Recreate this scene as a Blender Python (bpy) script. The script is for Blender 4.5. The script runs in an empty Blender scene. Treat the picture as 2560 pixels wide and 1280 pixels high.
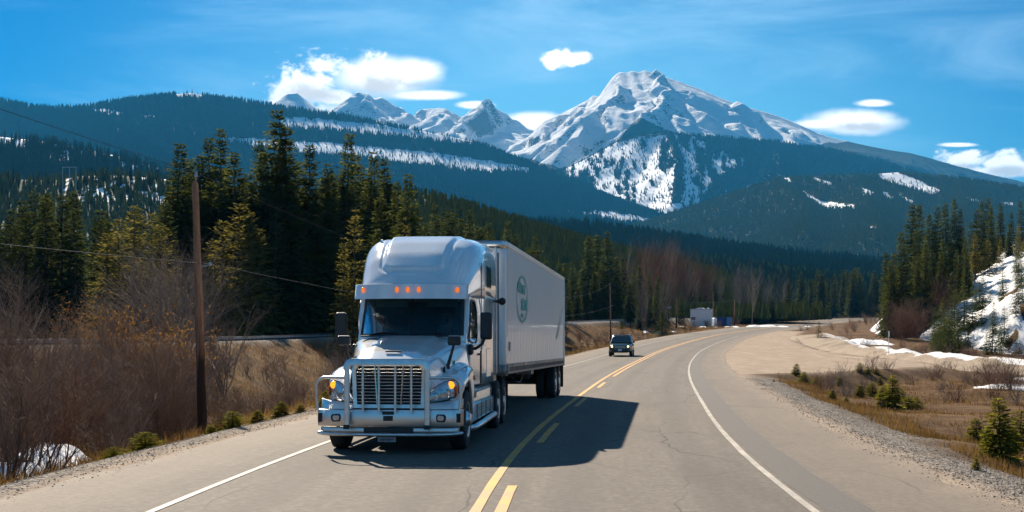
import bpy, bmesh, math, random
import numpy as np
from mathutils import Vector, Matrix

# ------------------------------------------------------------------ camera, sky, sun, exposure
scene = bpy.context.scene
COL = scene.collection
R = math.radians
FPX, HORIZON, CAMH = 3300.0, 836.0, 2.0          # focal length and horizon line in photograph pixels (2560 wide)

cam_data = bpy.data.cameras.new('camera')
cam_data.sensor_width = 36.0
cam_data.lens = 36.0 * FPX / 2560.0
cam_data.shift_y = (HORIZON - 640.0) / 2560.0
cam_data.clip_start = 0.1
cam_data.clip_end = 60000.0
cam = bpy.data.objects.new('camera', cam_data)
cam.location = (0, 0, CAMH)
cam.rotation_euler = (R(90), 0, 0)
COL.objects.link(cam)
scene.camera = cam

SUN_EL, SUN_AZ = 34.0, 20.0                      # azimuth measured to the left of the viewing direction
world = bpy.data.worlds.new('World')
scene.world = world
world.use_nodes = True

sun_data = bpy.data.lights.new('sun', 'SUN')
sun_data.energy = 5.0
sun_data.angle = R(0.55)
sun_data.color = (1.0, 0.88, 0.72)
sun = bpy.data.objects.new('sun', sun_data)
to_sun = Vector((-math.sin(R(SUN_AZ)) * math.cos(R(SUN_EL)), math.cos(R(SUN_AZ)) * math.cos(R(SUN_EL)), math.sin(R(SUN_EL))))
sun.rotation_euler = to_sun.to_track_quat('Z', 'Y').to_euler()
sun.location = (-40, 100, 80)
COL.objects.link(sun)

vs = scene.view_settings
vs.view_transform = 'Standard'
vs.look = 'None'
vs.exposure = 1.2
vs.gamma = 1.0
vs.use_curve_mapping = False
cy = scene.cycles
cy.use_denoising = True
cy.max_bounces = 7
cy.diffuse_bounces = 3
cy.glossy_bounces = 3
cy.transmission_bounces = 4
cy.transparent_max_bounces = 10
cy.volume_bounces = 0
cy.caustics_reflective = False
cy.caustics_refractive = False
cy.use_adaptive_sampling = True
cy.adaptive_threshold = 0.015
scene.render.filter_size = 1.2

# ------------------------------------------------------------------ sky: Nishita plus clouds, all by direction
def build_sky():
    nt = world.node_tree
    nt.nodes.clear()
    N, L = nt.nodes.new, nt.links.new
    out = N('ShaderNodeOutputWorld'); bg = N('ShaderNodeBackground')
    sky = N('ShaderNodeTexSky')
    sky.sky_type = 'NISHITA'; sky.sun_disc = False
    sky.sun_elevation = R(SUN_EL); sky.sun_rotation = R(-SUN_AZ)
    sky.altitude = 900; sky.air_density = 1.0; sky.dust_density = 0.15; sky.ozone_density = 3.0
    tc = N('ShaderNodeTexCoord')
    sep = N('ShaderNodeSeparateXYZ'); L(tc.outputs['Generated'], sep.inputs[0])
    def math_(op, a, b=None, c=None, clamp=False):
        m = N('ShaderNodeMath'); m.operation = op; m.use_clamp = clamp
        for i, v in enumerate((a, b, c)):
            if v is None: continue
            if isinstance(v, (int, float)): m.inputs[i].default_value = v
            else: L(v, m.inputs[i])
        return m.outputs[0]
    yy = math_('MAXIMUM', sep.outputs[1], 0.02)
    u = math_('DIVIDE', sep.outputs[0], yy)
    w = math_('DIVIDE', sep.outputs[2], yy)
    uv = N('ShaderNodeCombineXYZ'); L(u, uv.inputs[0]); L(w, uv.inputs[1])
    dv = N('ShaderNodeCombineXYZ'); L(sep.outputs[0], dv.inputs[0]); L(sep.outputs[2], dv.inputs[1]); L(sep.outputs[1], dv.inputs[2])
    def noise(scale, detail, rough, sx=1, sy=1, ox=0, oy=0, rot=0.0, dist=0.0):
        mp = N('ShaderNodeMapping'); L(dv.outputs[0], mp.inputs[0])
        mp.inputs['Location'].default_value = (ox, oy, 0)
        mp.inputs['Rotation'].default_value = (0, 0, rot)
        mp.inputs['Scale'].default_value = (sx, sy, 1)
        n = N('ShaderNodeTexNoise'); n.inputs['Scale'].default_value = scale
        n.inputs['Detail'].default_value = detail; n.inputs['Roughness'].default_value = rough
        n.inputs['Distortion'].default_value = dist
        L(mp.outputs[0], n.inputs['Vector'])
        return n.outputs['Fac']
    def smooth(v, a, b, lo=0.0, hi=1.0):
        m = N('ShaderNodeMapRange'); m.interpolation_type = 'SMOOTHSTEP'
        L(v, m.inputs[0])
        for i, x in enumerate((a, b, lo, hi)): m.inputs[i + 1].default_value = x
        return m.outputs[0]
    warp = noise(22, 7, 0.68, 1.0, 1.6, dist=0.8)
    fine = noise(70, 4, 0.6, 1.0, 1.2, 3.1)
    wob = math_('ADD', math_('MULTIPLY', math_('SUBTRACT', warp, 0.5), 2.5), math_('MULTIPLY', math_('SUBTRACT', fine, 0.5), 1.3))
    soft = math_('MULTIPLY', math_('SUBTRACT', noise(20, 3, 0.5, 0.45, 1.6, 7.0), 0.5), 0.45)
    def blob(px, py, rx, ry):
        s = N('ShaderNodeVectorMath'); s.operation = 'SUBTRACT'
        L(uv.outputs[0], s.inputs[0]); s.inputs[1].default_value = ((px - 1280) / FPX, (HORIZON - py) / FPX, 0)
        m = N('ShaderNodeVectorMath'); m.operation = 'MULTIPLY'
        L(s.outputs[0], m.inputs[0]); m.inputs[1].default_value = (FPX / rx, FPX / ry, 0)
        l = N('ShaderNodeVectorMath'); l.operation = 'LENGTH'; L(m.outputs[0], l.inputs[0])
        return math_('SUBTRACT', 1.0, l.outputs[1])
    def smax(vals):
        r = vals[0]
        for v in vals[1:]:
            m = N('ShaderNodeMath'); m.operation = 'SMOOTH_MAX'; m.inputs[2].default_value = 0.25
            L(r, m.inputs[0]); L(v, m.inputs[1]); r = m.outputs[0]
        return r
    # puffy clouds (crisp, ragged) and lens-shaped clouds (soft)
    puffy = smax([blob(*b) for b in ((790, 215, 125, 75), (735, 235, 80, 50), (830, 240, 120, 45), (725, 262, 60, 28), (900, 200, 100, 66), (800, 165, 70, 38),
                                     (1392, 140, 46, 28), (1430, 146, 50, 20), (1382, 160, 22, 17),
                                     (2400, 402, 75, 32), (2500, 412, 85, 38), (2600, 420, 90, 30), (2440, 425, 90, 18))])
    lens = smax([blob(*b) for b in ((960, 195, 165, 62), (1040, 180, 90, 40), (1060, 237, 125, 17), (1190, 262, 60, 13), (1335, 305, 105, 34),
                                    (2140, 305, 140, 40), (2185, 258, 58, 12), (2060, 310, 90, 16), (2395, 362, 60, 7))])
    m1 = smooth(math_('ADD', puffy, wob), 0.0, 0.55)
    m2 = smooth(math_('ADD', math_('ADD', lens, soft), math_('MULTIPLY', wob, 0.18)), -0.04, 0.60)
    mask = math_('MAXIMUM', m1, m2)
    # faint cirrus streaks over the whole sky
    cir = noise(3.2, 6, 0.62, 1.0, 5.5, 0.3, 0.2, 0.32, 0.6)
    cir2 = noise(1.3, 3, 0.5, 1.0, 2.0, 4.3, 0.9, 0.2)
    cmask = math_('MULTIPLY', smooth(math_('MULTIPLY', cir, math_('ADD', cir2, 0.5)), 0.40, 0.80), 0.36)
    # cloud body: greyer where thick and away from the rim (self-shadowing of the far side)
    core = smax([blob(*b) for b in ((790, 236, 110, 40), (940, 222, 150, 34), (1030, 212, 100, 26), (2410, 420, 60, 16), (2520, 428, 70, 16), (2150, 318, 90, 14))])
    shade = smooth(math_('ADD', core, math_('MULTIPLY', wob, 0.8)), -0.30, 0.80, 1.0, 0.52)
    gam = N('ShaderNodeGamma'); gam.inputs[1].default_value = SKY_GAMMA; L(sky.outputs[0], gam.inputs[0])
    skytint = N('ShaderNodeVectorMath'); skytint.operation = 'MULTIPLY'
    tn = N('ShaderNodeMix'); tn.data_type = 'RGBA'; tn.inputs[6].default_value = SKY_TINT + (1,); tn.inputs[7].default_value = SKY_DEEP + (1,)
    # brightest low over the valley, deeper blue away from it
    el = N('ShaderNodeVectorMath'); el.operation = 'MULTIPLY'; L(uv.outputs[0], el.inputs[0]); el.inputs[1].default_value = (1.0, 1.35, 0)
    sh = N('ShaderNodeVectorMath'); sh.operation = 'SUBTRACT'; L(el.outputs[0], sh.inputs[0]); sh.inputs[1].default_value = (0.05, 0.12, 0)
    le = N('ShaderNodeVectorMath'); le.operation = 'LENGTH'; L(sh.outputs[0], le.inputs[0])
    L(smooth(le.outputs[1], 0.08, 0.50), tn.inputs[0])
    L(gam.outputs[0], skytint.inputs[0]); L(tn.outputs[2], skytint.inputs[1])
    mix1 = N('ShaderNodeMix'); mix1.data_type = 'RGBA'
    L(cmask, mix1.inputs[0]); L(skytint.outputs[0], mix1.inputs[6]); mix1.inputs[7].default_value = CIRRUS
    cc = N('ShaderNodeVectorMath'); cc.operation = 'SCALE'
    cc.inputs[0].default_value = CLOUD; L(shade, cc.inputs[3])
    mix2 = N('ShaderNodeMix'); mix2.data_type = 'RGBA'
    L(mask, mix2.inputs[0]); L(mix1.outputs[2], mix2.inputs[6]); L(cc.outputs[0], mix2.inputs[7])
    L(mix2.outputs[2], bg.inputs[0])
    bg.inputs[1].default_value = SKY_STRENGTH
    L(bg.outputs[0], out.inputs[0])
SKY_STRENGTH = 0.068
SKY_GAMMA = 1.15
SKY_TINT = (0.33, 0.60, 0.58)
SKY_DEEP = (0.002, 0.24, 0.39)
CIRRUS = (6.0, 8.5, 10.5, 1)
CLOUD = (13.5, 13.2, 13.0)
build_sky()

# ------------------------------------------------------------------ helpers
def px2w(px, py, Y):
    return ((px - 1280.0) / FPX * Y, Y, CAMH + (HORIZON - py) / FPX * Y)

def tag(o, label=None, cat=None, group=None, kind=None):
    if label: o['label'] = label
    if cat: o['category'] = cat
    if group: o['group'] = group
    if kind: o['kind'] = kind
    return o

def empty(name, loc=(0, 0, 0), rz=0.0, label=None, cat=None, group=None):
    o = bpy.data.objects.new(name, None)
    o.empty_display_size = 0.3
    o.location = loc; o.rotation_euler = (0, 0, rz)
    COL.objects.link(o)
    return tag(o, label, cat, group)

def np_mesh(name, V, F, mat=None, smooth=False):
    """V (n,3) array, F (m,k) array of equal-sized faces or a list of such arrays."""
    me = bpy.data.meshes.new(name)
    Fs = F if isinstance(F, list) else [F]
    Fs = [np.asarray(f, dtype=np.int32) for f in Fs if len(f)]
    V = np.asarray(V, dtype=np.float32)
    me.vertices.add(len(V)); me.vertices.foreach_set('co', V.ravel())
    loops = np.concatenate([f.ravel() for f in Fs])
    tot = np.concatenate([np.full(len(f), f.shape[1], dtype=np.int32) for f in Fs])
    start = np.concatenate([[0], np.cumsum(tot)[:-1]]).astype(np.int32)
    me.loops.add(len(loops)); me.loops.foreach_set('vertex_index', loops)
    me.polygons.add(len(tot)); me.polygons.foreach_set('loop_start', start)
    me.polygons.foreach_set('loop_total', tot)
    if smooth: me.polygons.foreach_set('use_smooth', np.ones(len(tot), dtype=bool))
    me.update(calc_edges=True); me.validate()
    if mat is not None: me.materials.append(mat)
    return me

def link(name, me, parent=None):
    o = bpy.data.objects.new(name, me)
    COL.objects.link(o)
    if parent is not None: o.parent = parent
    return o

class MB:
    """collects shapes into one mesh"""
    def __init__(s): s.V = []; s.F = []; s.n = 0
    def add(s, V, F):
        V = [tuple(v) for v in V]
        s.V += V; s.F += [tuple(i + s.n for i in f) for f in F]; s.n += len(V)
        return s
    def box(s, c, size, rot=None):
        hx, hy, hz = size[0] / 2, size[1] / 2, size[2] / 2
        P = [Vector((x, y, z)) for z in (-hz, hz) for y in (-hy, hy) for x in (-hx, hx)]
        if rot is not None:
            m = rot if isinstance(rot, Matrix) else Matrix.Rotation(rot, 3, 'Z')
            P = [m @ p for p in P]
        P = [p + Vector(c) for p in P]
        return s.add(P, [(0, 2, 3, 1), (4, 5, 7, 6), (0, 1, 5, 4), (2, 6, 7, 3), (0, 4, 6, 2), (1, 3, 7, 5)])
    def prism(s, pts, axis, a, b):
        """closed 2D outline pts extruded along axis ('x','y','z') from a to b"""
        n = len(pts)
        def P(p, d):
            return {'x': (d, p[0], p[1]), 'y': (p[0], d, p[1]), 'z': (p[0], p[1], d)}[axis]
        V = [P(p, a) for p in pts] + [P(p, b) for p in pts]
        F = [tuple(range(n))[::-1], tuple(range(n, 2 * n))] + [(i, (i + 1) % n, n + (i + 1) % n, n + i) for i in range(n)]
        return s.add(V, F)
    def tube(s, pts, r, n=8, caps=True):
        pts = [Vector(p) for p in pts]
        rs = r if isinstance(r, (list, tuple)) else [r] * len(pts)
        V = []; up = None
        for i, p in enumerate(pts):
            d = (pts[min(i + 1, len(pts) - 1)] - pts[max(i - 1, 0)]).normalized()
            if up is None or abs(up.dot(d)) > 0.95:
                up = Vector((0, 0, 1)) if abs(d.z) < 0.9 else Vector((1, 0, 0))
            a = up.cross(d).normalized(); b = d.cross(a).normalized(); up = b
            V += [p + (a * math.cos(2 * math.pi * k / n) + b * math.sin(2 * math.pi * k / n)) * rs[i] for k in range(n)]
        F = [(i * n + k, i * n + (k + 1) % n, (i + 1) * n + (k + 1) % n, (i + 1) * n + k) for i in range(len(pts) - 1) for k in range(n)]
        if caps:
            F += [tuple(range(n))[::-1], tuple((len(pts) - 1) * n + k for k in range(n))]
        return s.add(V, F)
    def lathe(s, prof, c, axis='x', n=28):
        """prof: list of (axial, radius)"""
        V = []
        for a, r in prof:
            for k in range(n):
                t = 2 * math.pi * k / n; x, y = r * math.cos(t), r * math.sin(t)
                p = {'x': (a, x, y), 'y': (x, a, y), 'z': (x, y, a)}[axis]
                V.append((p[0] + c[0], p[1] + c[1], p[2] + c[2]))
        F = [(i * n + k, i * n + (k + 1) % n, (i + 1) * n + (k + 1) % n, (i + 1) * n + k) for i in range(len(prof) - 1) for k in range(n)]
        F += [tuple(range(n))[::-1], tuple((len(prof) - 1) * n + k for k in range(n))]
        return s.add(V, F)
    def grid(s, G, close=False):
        """G: rows of points"""
        nr, nc = len(G), len(G[0])
        V = [p for row in G for p in row]
        F = [(i * nc + j, i * nc + (j + 1) % nc, (i + 1) * nc + (j + 1) % nc, (i + 1) * nc + j)
             for i in range(nr - 1) for j in range(nc if close else nc - 1)]
        return s.add(V, F)
    def build(s, name, mat, parent=None, smooth=None, bevel=0, thick=0, seg=2):
        me = bpy.data.meshes.new(name)
        me.from_pydata([tuple(v) for v in s.V], [], s.F)
        me.materials.append(mat)
        bm = bmesh.new(); bm.from_mesh(me)
        bmesh.ops.recalc_face_normals(bm, faces=bm.faces); bm.to_mesh(me); bm.free()
        if smooth is not None:
            me.polygons.foreach_set('use_smooth', np.ones(len(me.polygons), dtype=bool))
            me.set_sharp_from_angle(angle=R(smooth))
        me.update()
        o = link(name, me, parent)
        if thick:
            m = o.modifiers.new('thickness', 'SOLIDIFY'); m.thickness = thick; m.offset = -1
        if bevel:
            m = o.modifiers.new('bevel', 'BEVEL'); m.width = bevel; m.segments = seg; m.limit_method = 'ANGLE'; m.angle_limit = R(40)
        return o

# numpy value noise
def _hash(ix, iy, seed):
    h = (ix.astype(np.int64) * 374761393 + iy.astype(np.int64) * 668265263 + seed * 1442695041) & 0x7fffffff
    h = ((h ^ (h >> 13)) * 1274126177) & 0x7fffffff
    return ((h ^ (h >> 16)) & 0xffff) / 65535.0
def vnoise(x, y, seed=0):
    x = np.asarray(x, float); y = np.asarray(y, float)
    ix, iy = np.floor(x), np.floor(y); fx, fy = x - ix, y - iy
    fx = fx * fx * (3 - 2 * fx); fy = fy * fy * (3 - 2 * fy)
    a, b = _hash(ix, iy, seed), _hash(ix + 1, iy, seed)
    c, d = _hash(ix, iy + 1, seed), _hash(ix + 1, iy + 1, seed)
    return (a * (1 - fx) + b * fx) * (1 - fy) + (c * (1 - fx) + d * fx) * fy
def fbm(x, y, oct=4, seed=0, gain=0.5):
    s = 0; a = 1; t = 0
    for i in range(oct):
        s = s + a * vnoise(x * 2 ** i + 17.3 * i, y * 2 ** i - 9.1 * i, seed + i); t += a; a *= gain
    return s / t - 0.5
def ridged(x, y, oct=4, seed=0):
    s = 0; a = 1; t = 0
    for i in range(oct):
        s = s + a * (1 - np.abs(2 * vnoise(x * 2 ** i + 7.7 * i, y * 2 ** i + 3.3 * i, seed + i) - 1)); t += a; a *= 0.5
    return s / t
def sstep(a, b, x):
    t = np.clip((x - a) / (b - a), 0, 1)
    return t * t * (3 - 2 * t)
def in_poly(x, y, poly):
    x = np.asarray(x, float); y = np.asarray(y, float); c = np.zeros(x.shape, bool)
    n = len(poly)
    for i in range(n):
        x1, y1 = poly[i]; x2, y2 = poly[(i + 1) % n]
        cond = (y1 > y) != (y2 > y)
        with np.errstate(divide='ignore', invalid='ignore'):
            xi = (x2 - x1) * (y - y1) / (y2 - y1 + 1e-12) + x1
        c ^= cond & (x < xi)
    return c
def poly_dist(x, y, poly, closed=True):
    x = np.asarray(x, float); y = np.asarray(y, float); d = np.full(x.shape, 1e9)
    n = len(poly)
    for i in range(n if closed else n - 1):
        x1, y1 = poly[i]; x2, y2 = poly[(i + 1) % n]
        dx, dy = x2 - x1, y2 - y1
        t = np.clip(((x - x1) * dx + (y - y1) * dy) / (dx * dx + dy * dy + 1e-12), 0, 1)
        d = np.minimum(d, np.hypot(x - x1 - t * dx, y - y1 - t * dy))
    return d

# ------------------------------------------------------------------ materials
class NT:
    def __init__(s, name):
        s.mat = bpy.data.materials.new(name); s.mat.use_nodes = True
        s.nt = s.mat.node_tree; s.bsdf = s.nt.nodes['Principled BSDF']; s.out = s.nt.nodes['Material Output']
    def n(s, t, **k):
        o = s.nt.nodes.new(t)
        for a, b in k.items(): setattr(o, a, b)
        return o
    def l(s, a, b): s.nt.links.new(a, b)
    def set(s, **k):
        for a, b in k.items():
            i = s.bsdf.inputs[a.replace('_', ' ')]
            if hasattr(b, 'is_output'): s.l(b, i)
            else: i.default_value = b
        return s
    def coord(s, kind='Object', scale=(1, 1, 1), rot=(0, 0, 0)):
        tc = s.n('ShaderNodeTexCoord'); mp = s.n('ShaderNodeMapping')
        s.l(tc.outputs[kind], mp.inputs[0]); mp.inputs['Scale'].default_value = scale; mp.inputs['Rotation'].default_value = rot
        return mp.outputs[0]
    def noise(s, vec, scale, detail=3, rough=0.55, dist=0):
        n = s.n('ShaderNodeTexNoise'); n.inputs['Scale'].default_value = scale; n.inputs['Detail'].default_value = detail
        n.inputs['Roughness'].default_value = rough; n.inputs['Distortion'].default_value = dist
        if vec is not None: s.l(vec, n.inputs['Vector'])
        return n.outputs['Fac']
    def voronoi(s, vec, scale, out='Color'):
        n = s.n('ShaderNodeTexVoronoi'); n.inputs['Scale'].default_value = scale
        if vec is not None: s.l(vec, n.inputs['Vector'])
        return n.outputs[out]
    def ramp(s, v, stops):
        r = s.n('ShaderNodeValToRGB'); cr = r.color_ramp
        while len(cr.elements) < len(stops): cr.elements.new(0.5)
        for e, (p, c) in zip(cr.elements, stops):
            e.position = p; e.color = (c, c, c, 1) if isinstance(c, (int, float)) else tuple(c) + (1,)
        s.l(v, r.inputs[0]); return r.outputs[0]
    def mix(s, f, a, b, mode='MIX'):
        m = s.n('ShaderNodeMix', data_type='RGBA', blend_type=mode)
        for k, v in ((0, f), (6, a), (7, b)):
            sock = m.inputs[k]
            if hasattr(v, 'is_output'): s.l(v, sock)
            elif isinstance(v, (int, float)): sock.default_value = v if k == 0 else (v, v, v, 1)
            else: sock.default_value = tuple(v) + (1,) if len(v) == 3 else v
        return m.outputs[2]
    def math(s, op, a, b=0.0, clamp=False):
        m = s.n('ShaderNodeMath', operation=op, use_clamp=clamp)
        for i, v in enumerate((a, b)):
            if hasattr(v, 'is_output'): s.l(v, m.inputs[i])
            else: m.inputs[i].default_value = v
        return m.outputs[0]
    def attr(s, name, out='Fac'):
        a = s.n('ShaderNodeAttribute'); a.attribute_name = name; return a.outputs[out]
    def bump(s, h, strength=0.3, dist=0.02):
        b = s.n('ShaderNodeBump'); b.inputs['Strength'].default_value = strength; b.inputs['Distance'].default_value = dist
        s.l(h, b.inputs['Height']); s.l(b.outputs[0], s.bsdf.inputs['Normal']); return s
    def rand(s): return s.n('ShaderNodeObjectInfo').outputs['Random']

def simple(name, col, rough=0.6, metal=0.0, var=0.12, scale=6.0, coat=0.0, bump=0.0, bscale=40.0, spec=0.5):
    m = NT(name); c = m.coord()
    f = m.noise(c, scale, 4)
    dark = tuple(x * (1 - var) for x in col); lite = tuple(min(1, x * (1 + var)) for x in col)
    m.set(Base_Color=m.ramp(f, [(0.3, dark), (0.7, lite)]), Roughness=rough, Metallic=metal, Coat_Weight=coat, Specular_IOR_Level=spec)
    m.bsdf.inputs['Coat Roughness'].default_value = 0.05
    if bump: m.bump(m.noise(c, bscale, 3), bump, 0.01)
    return m.mat

def foliage(name, dark, lite, trans=0.35, scale=0.9):
    m = NT(name); c = m.coord()
    f = m.noise(c, scale, 3); r = m.rand()
    col = m.ramp(f, [(0.3, dark), (0.72, lite)])
    col = m.mix(0.5, col, m.ramp(r, [(0.0, (0.55, 0.6, 0.6)), (1.0, (1.0, 1.0, 0.95))]), 'MULTIPLY')
    col2 = m.mix(1.0, col, (1.25, 1.2, 0.7), 'MULTIPLY')
    d = m.n('ShaderNodeBsdfDiffuse'); t = m.n('ShaderNodeBsdfTranslucent'); mx = m.n('ShaderNodeMixShader')
    m.l(col, d.inputs[0]); m.l(col2, t.inputs[0]); mx.inputs[0].default_value = trans
    m.l(d.outputs[0], mx.inputs[1]); m.l(t.outputs[0], mx.inputs[2]); m.l(mx.outputs[0], m.out.inputs[0])
    return m.mat
# ------------------------------------------------------------------ road geometry and ground height
_CY = np.array([-60, -20, 5, 14.7, 19.8, 25.3, 39.6, 65, 98, 118, 145, 177, 202, 240, 286, 345, 412, 480, 549, 700, 900])
_CX = np.array([-1.2, -1.05, -0.65, -0.28, 0.02, 0.47, 2.0, 5.05, 9.75, 13.1, 18.6, 25.9, 32.2, 43.5, 58.2, 77.0, 98.5, 124, 153, 222, 330])
def _spline(x, y, xs):                      # natural-ish cubic hermite
    m = np.gradient(y, x); i = np.clip(np.searchsorted(x, xs) - 1, 0, len(x) - 2)
    h = x[i + 1] - x[i]; t = (xs - x[i]) / h
    h00 = 2 * t**3 - 3 * t**2 + 1; h10 = t**3 - 2 * t**2 + t; h01 = -2 * t**3 + 3 * t**2; h11 = t**3 - t**2
    return h00 * y[i] + h10 * h * m[i] + h01 * y[i + 1] + h11 * h * m[i + 1]
_TY = np.linspace(-60, 900, 4801); _TX = _spline(_CY, _CX, _TY)
_k = np.hanning(61); _k /= _k.sum()
_TXs = np.convolve(np.pad(_TX, 30, mode='reflect', reflect_type='odd'), _k, mode='valid')
_TS = np.gradient(_TXs, _TY)
def Xc(Y): return np.interp(Y, _TY, _TXs) + np.maximum(np.asarray(Y, float) - 900, 0) * 0.45
def Sc(Y): return np.interp(Y, _TY, _TS)
def zroad(Y):
    Y = np.minimum(np.asarray(Y, float), 760.0 + 0.1 * np.maximum(np.asarray(Y, float) - 760, 0) ** 0.8)
    return 0.02 * ((Y - 100) + np.sqrt((Y - 100) ** 2 + 400.0)) / 2
def lat(X, Y):
    s = Sc(Y); return (X - Xc(Y)) / np.sqrt(1 + s * s)
def road_pt(Y, t, dz=0.0):
    s = float(Sc(Y)); c = 1 / math.sqrt(1 + s * s)
    y2 = Y - t * s * c
    return (float(Xc(Y)) + t * c, y2, float(zroad(y2)) + dz)
PULL = [(2.5, 56), (8.5, 61), (12, 65.5), (17, 68.8), (22, 75), (26.2, 81), (28.6, 92), (28.2, 106), (29, 123), (32, 145), (36, 167), (42, 194), (50, 226), (38, 232), (28, 196), (15, 145), (7, 98)]
BERM = [(50, 72), (42, 80), (36.5, 88), (34.8, 97), (34.6, 110), (35.5, 125), (37, 145), (40, 168), (44, 186)]
_HBY = [0, 90, 120, 150, 200, 250, 300, 400, 550, 700, 900]
_HBX = [75, 70, 60, 54, 57, 69, 87, 118, 178, 245, 350]
def hill_s(X, Y): return X - np.interp(Y, _HBY, _HBX)
RAIL_T = -28.0
def H(X, Y):
    X = np.asarray(X, float); Y = np.asarray(Y, float)
    t = lat(X, Y); z0 = zroad(Y)
    n1 = fbm(X * 0.16, Y * 0.16, 4, 3); n2 = fbm(X * 0.9, Y * 0.9, 3, 9)
    rough = n1 * 0.7 + n2 * 0.16
    # left side: bank, ditch, railway bank, forest floor
    L = np.interp(t, [-400, -140, -60, -36, -32, -30.8, -25.2, -24.6, -19.2, -17, -12.4, -7.6, -6.6],
                  [16.0, 4.5, 2.0, 1.1, 0.8, 1.45, 1.45, 1.15, -1.0, -1.45, -1.45, -0.28, -0.014])
    L = np.where((t > -24.6) & (t < -6.6), L * (1 - 0.85 * sstep(215, 250, Y)), L)
    lw = sstep(-7.4, -9.0, t) * (1 - sstep(-24.2, -24.9, t) * (1 - sstep(-31, -33, t)))
    # right side: verge, scrub flat
    Rr = np.interp(t, [6.4, 7.4, 9.5, 14, 60, 400], [-0.014, -0.12, -0.55, -0.6, -0.7, 3.0])
    rw = sstep(6.8, 9.0, t); Rr = Rr * (1 - 0.8 * sstep(120, 180, Y))
    dz = np.where(t < 0, L, Rr) + rough * np.where(t < 0, lw, rw)
    dz = np.where((t > -6.6) & (t < 6.4), -0.014, dz)
    # gravel pull-out
    ins = in_poly(X, Y, PULL); d = poly_dist(X, Y, PULL)
    sd = np.where(ins, d, -d)
    wp = sstep(-2.2, 0.2, sd) * sstep(5.5, 6.8, t)
    dz = dz * (1 - wp) + (-0.012 + n2 * 0.025) * wp
    # hillside on the right
    s = hill_s(X, Y) + n1 * 5
    sp = np.clip(s, 0, 140)
    dz = dz + np.where(s > 0, 13.5 * (1 - np.exp(-sp / 16.0)) * (1 + 0.25 * n1) + 0.16 * sp, 0) * sstep(60, 120, Y)
    # ground before the hill dips behind the snow bank
    dip = sstep(0, 6, poly_dist(X, Y, BERM, False)) * (t > 0) * (sd < 0) * sstep(85, 110, Y) * (s <= 3)
    dz = dz - 0.5 * dip * (1 - sstep(150, 180, Y))
    return z0 + dz
def Hf(x, y): return float(H(np.array([x]), np.array([y]))[0])

def ground_mesh():
    def geo(a, b, d0, g):
        v = [a]; d = d0
        while v[-1] < b: v.append(v[-1] + d); d *= g
        return np.array(v)
    xr = geo(70, 14000, 1.2, 1.09); xl = -geo(45, 14000, 1.0, 1.09)
    xs = np.unique(np.concatenate([xl, np.arange(-45, 70.01, 0.6), xr]))
    ys = np.unique(np.concatenate([[-2500, -900, -400, -200, -100, -60, -30, -15, -5, 2], np.arange(6, 110, 0.7), np.arange(110, 260, 1.4), geo(260, 17000, 2.2, 1.05)]))
    X, Y = np.meshgrid(xs, ys)
    Z = H(X, Y)
    V = np.stack([X, Y, Z], -1).reshape(-1, 3)
    nx, ny = len(xs), len(ys)
    i = np.arange(ny - 1)[:, None] * nx + np.arange(nx - 1)[None]
    Fq = np.stack([i, i + 1, i + nx + 1, i + nx], -1).reshape(-1, 4)
    t = lat(X, Y); n1 = fbm(X * 0.4, Y * 0.4, 4, 21); n2 = fbm(X * 1.7, Y * 1.7, 3, 5)
    ins = in_poly(X, Y, PULL); sd = np.where(ins, 1, -1) * poly_dist(X, Y, PULL)
    sand = np.maximum(sstep(-0.6, 0.8, sd + n1 * 2.4 + n2 * 0.8) * (t > 4), 1 - sstep(6.3, 6.9, np.abs(t) + n2 * 0.8))
    side = np.where(t > 0, sstep(5.9, 6.6, t + n2 * .5) * (1 - sstep(7.0, 8.0, t + n1 * 1.5)) * (1 - sstep(-3, 0, sd)), sstep(5.9, 6.5, -t + n2 * .4) * (1 - sstep(7.2, 7.9, -t + n1)))
    ball = sstep(-24.3, -25.4, t) * (1 - sstep(-30.8, -32, t))
    grav = np.maximum(side, ball)
    s = hill_s(X, Y)
    sn = fbm(X * 0.16, Y * 0.10, 4, 33) + 0.25 * fbm(X * .7, Y * .7, 2, 4)
    snow = sstep(0.0, 0.05, sn + 0.30 - 0.008 * np.abs(s - 8)) * (s > -1.5) * (s < 34) * (Y > 110) * (Y < 300)
    forest = np.maximum(sstep(-33, -40, t), sstep(26, 40, s))
    forest = np.maximum(forest, sstep(330, 460, Y) * (np.abs(t) > 16))
    me = np_mesh('ground', V, Fq, MAT['ground'], smooth=True)
    for nm, a in (('sand', sand), ('grav', grav), ('snow', snow), ('forest', forest)):
        at = me.attributes.new(nm, 'FLOAT', 'POINT'); at.data.foreach_set('value', a.astype(np.float32).ravel())
    tag(link('ground', me), kind='structure', label='brown grassy roadside ground running back into the valley', cat='ground')

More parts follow.
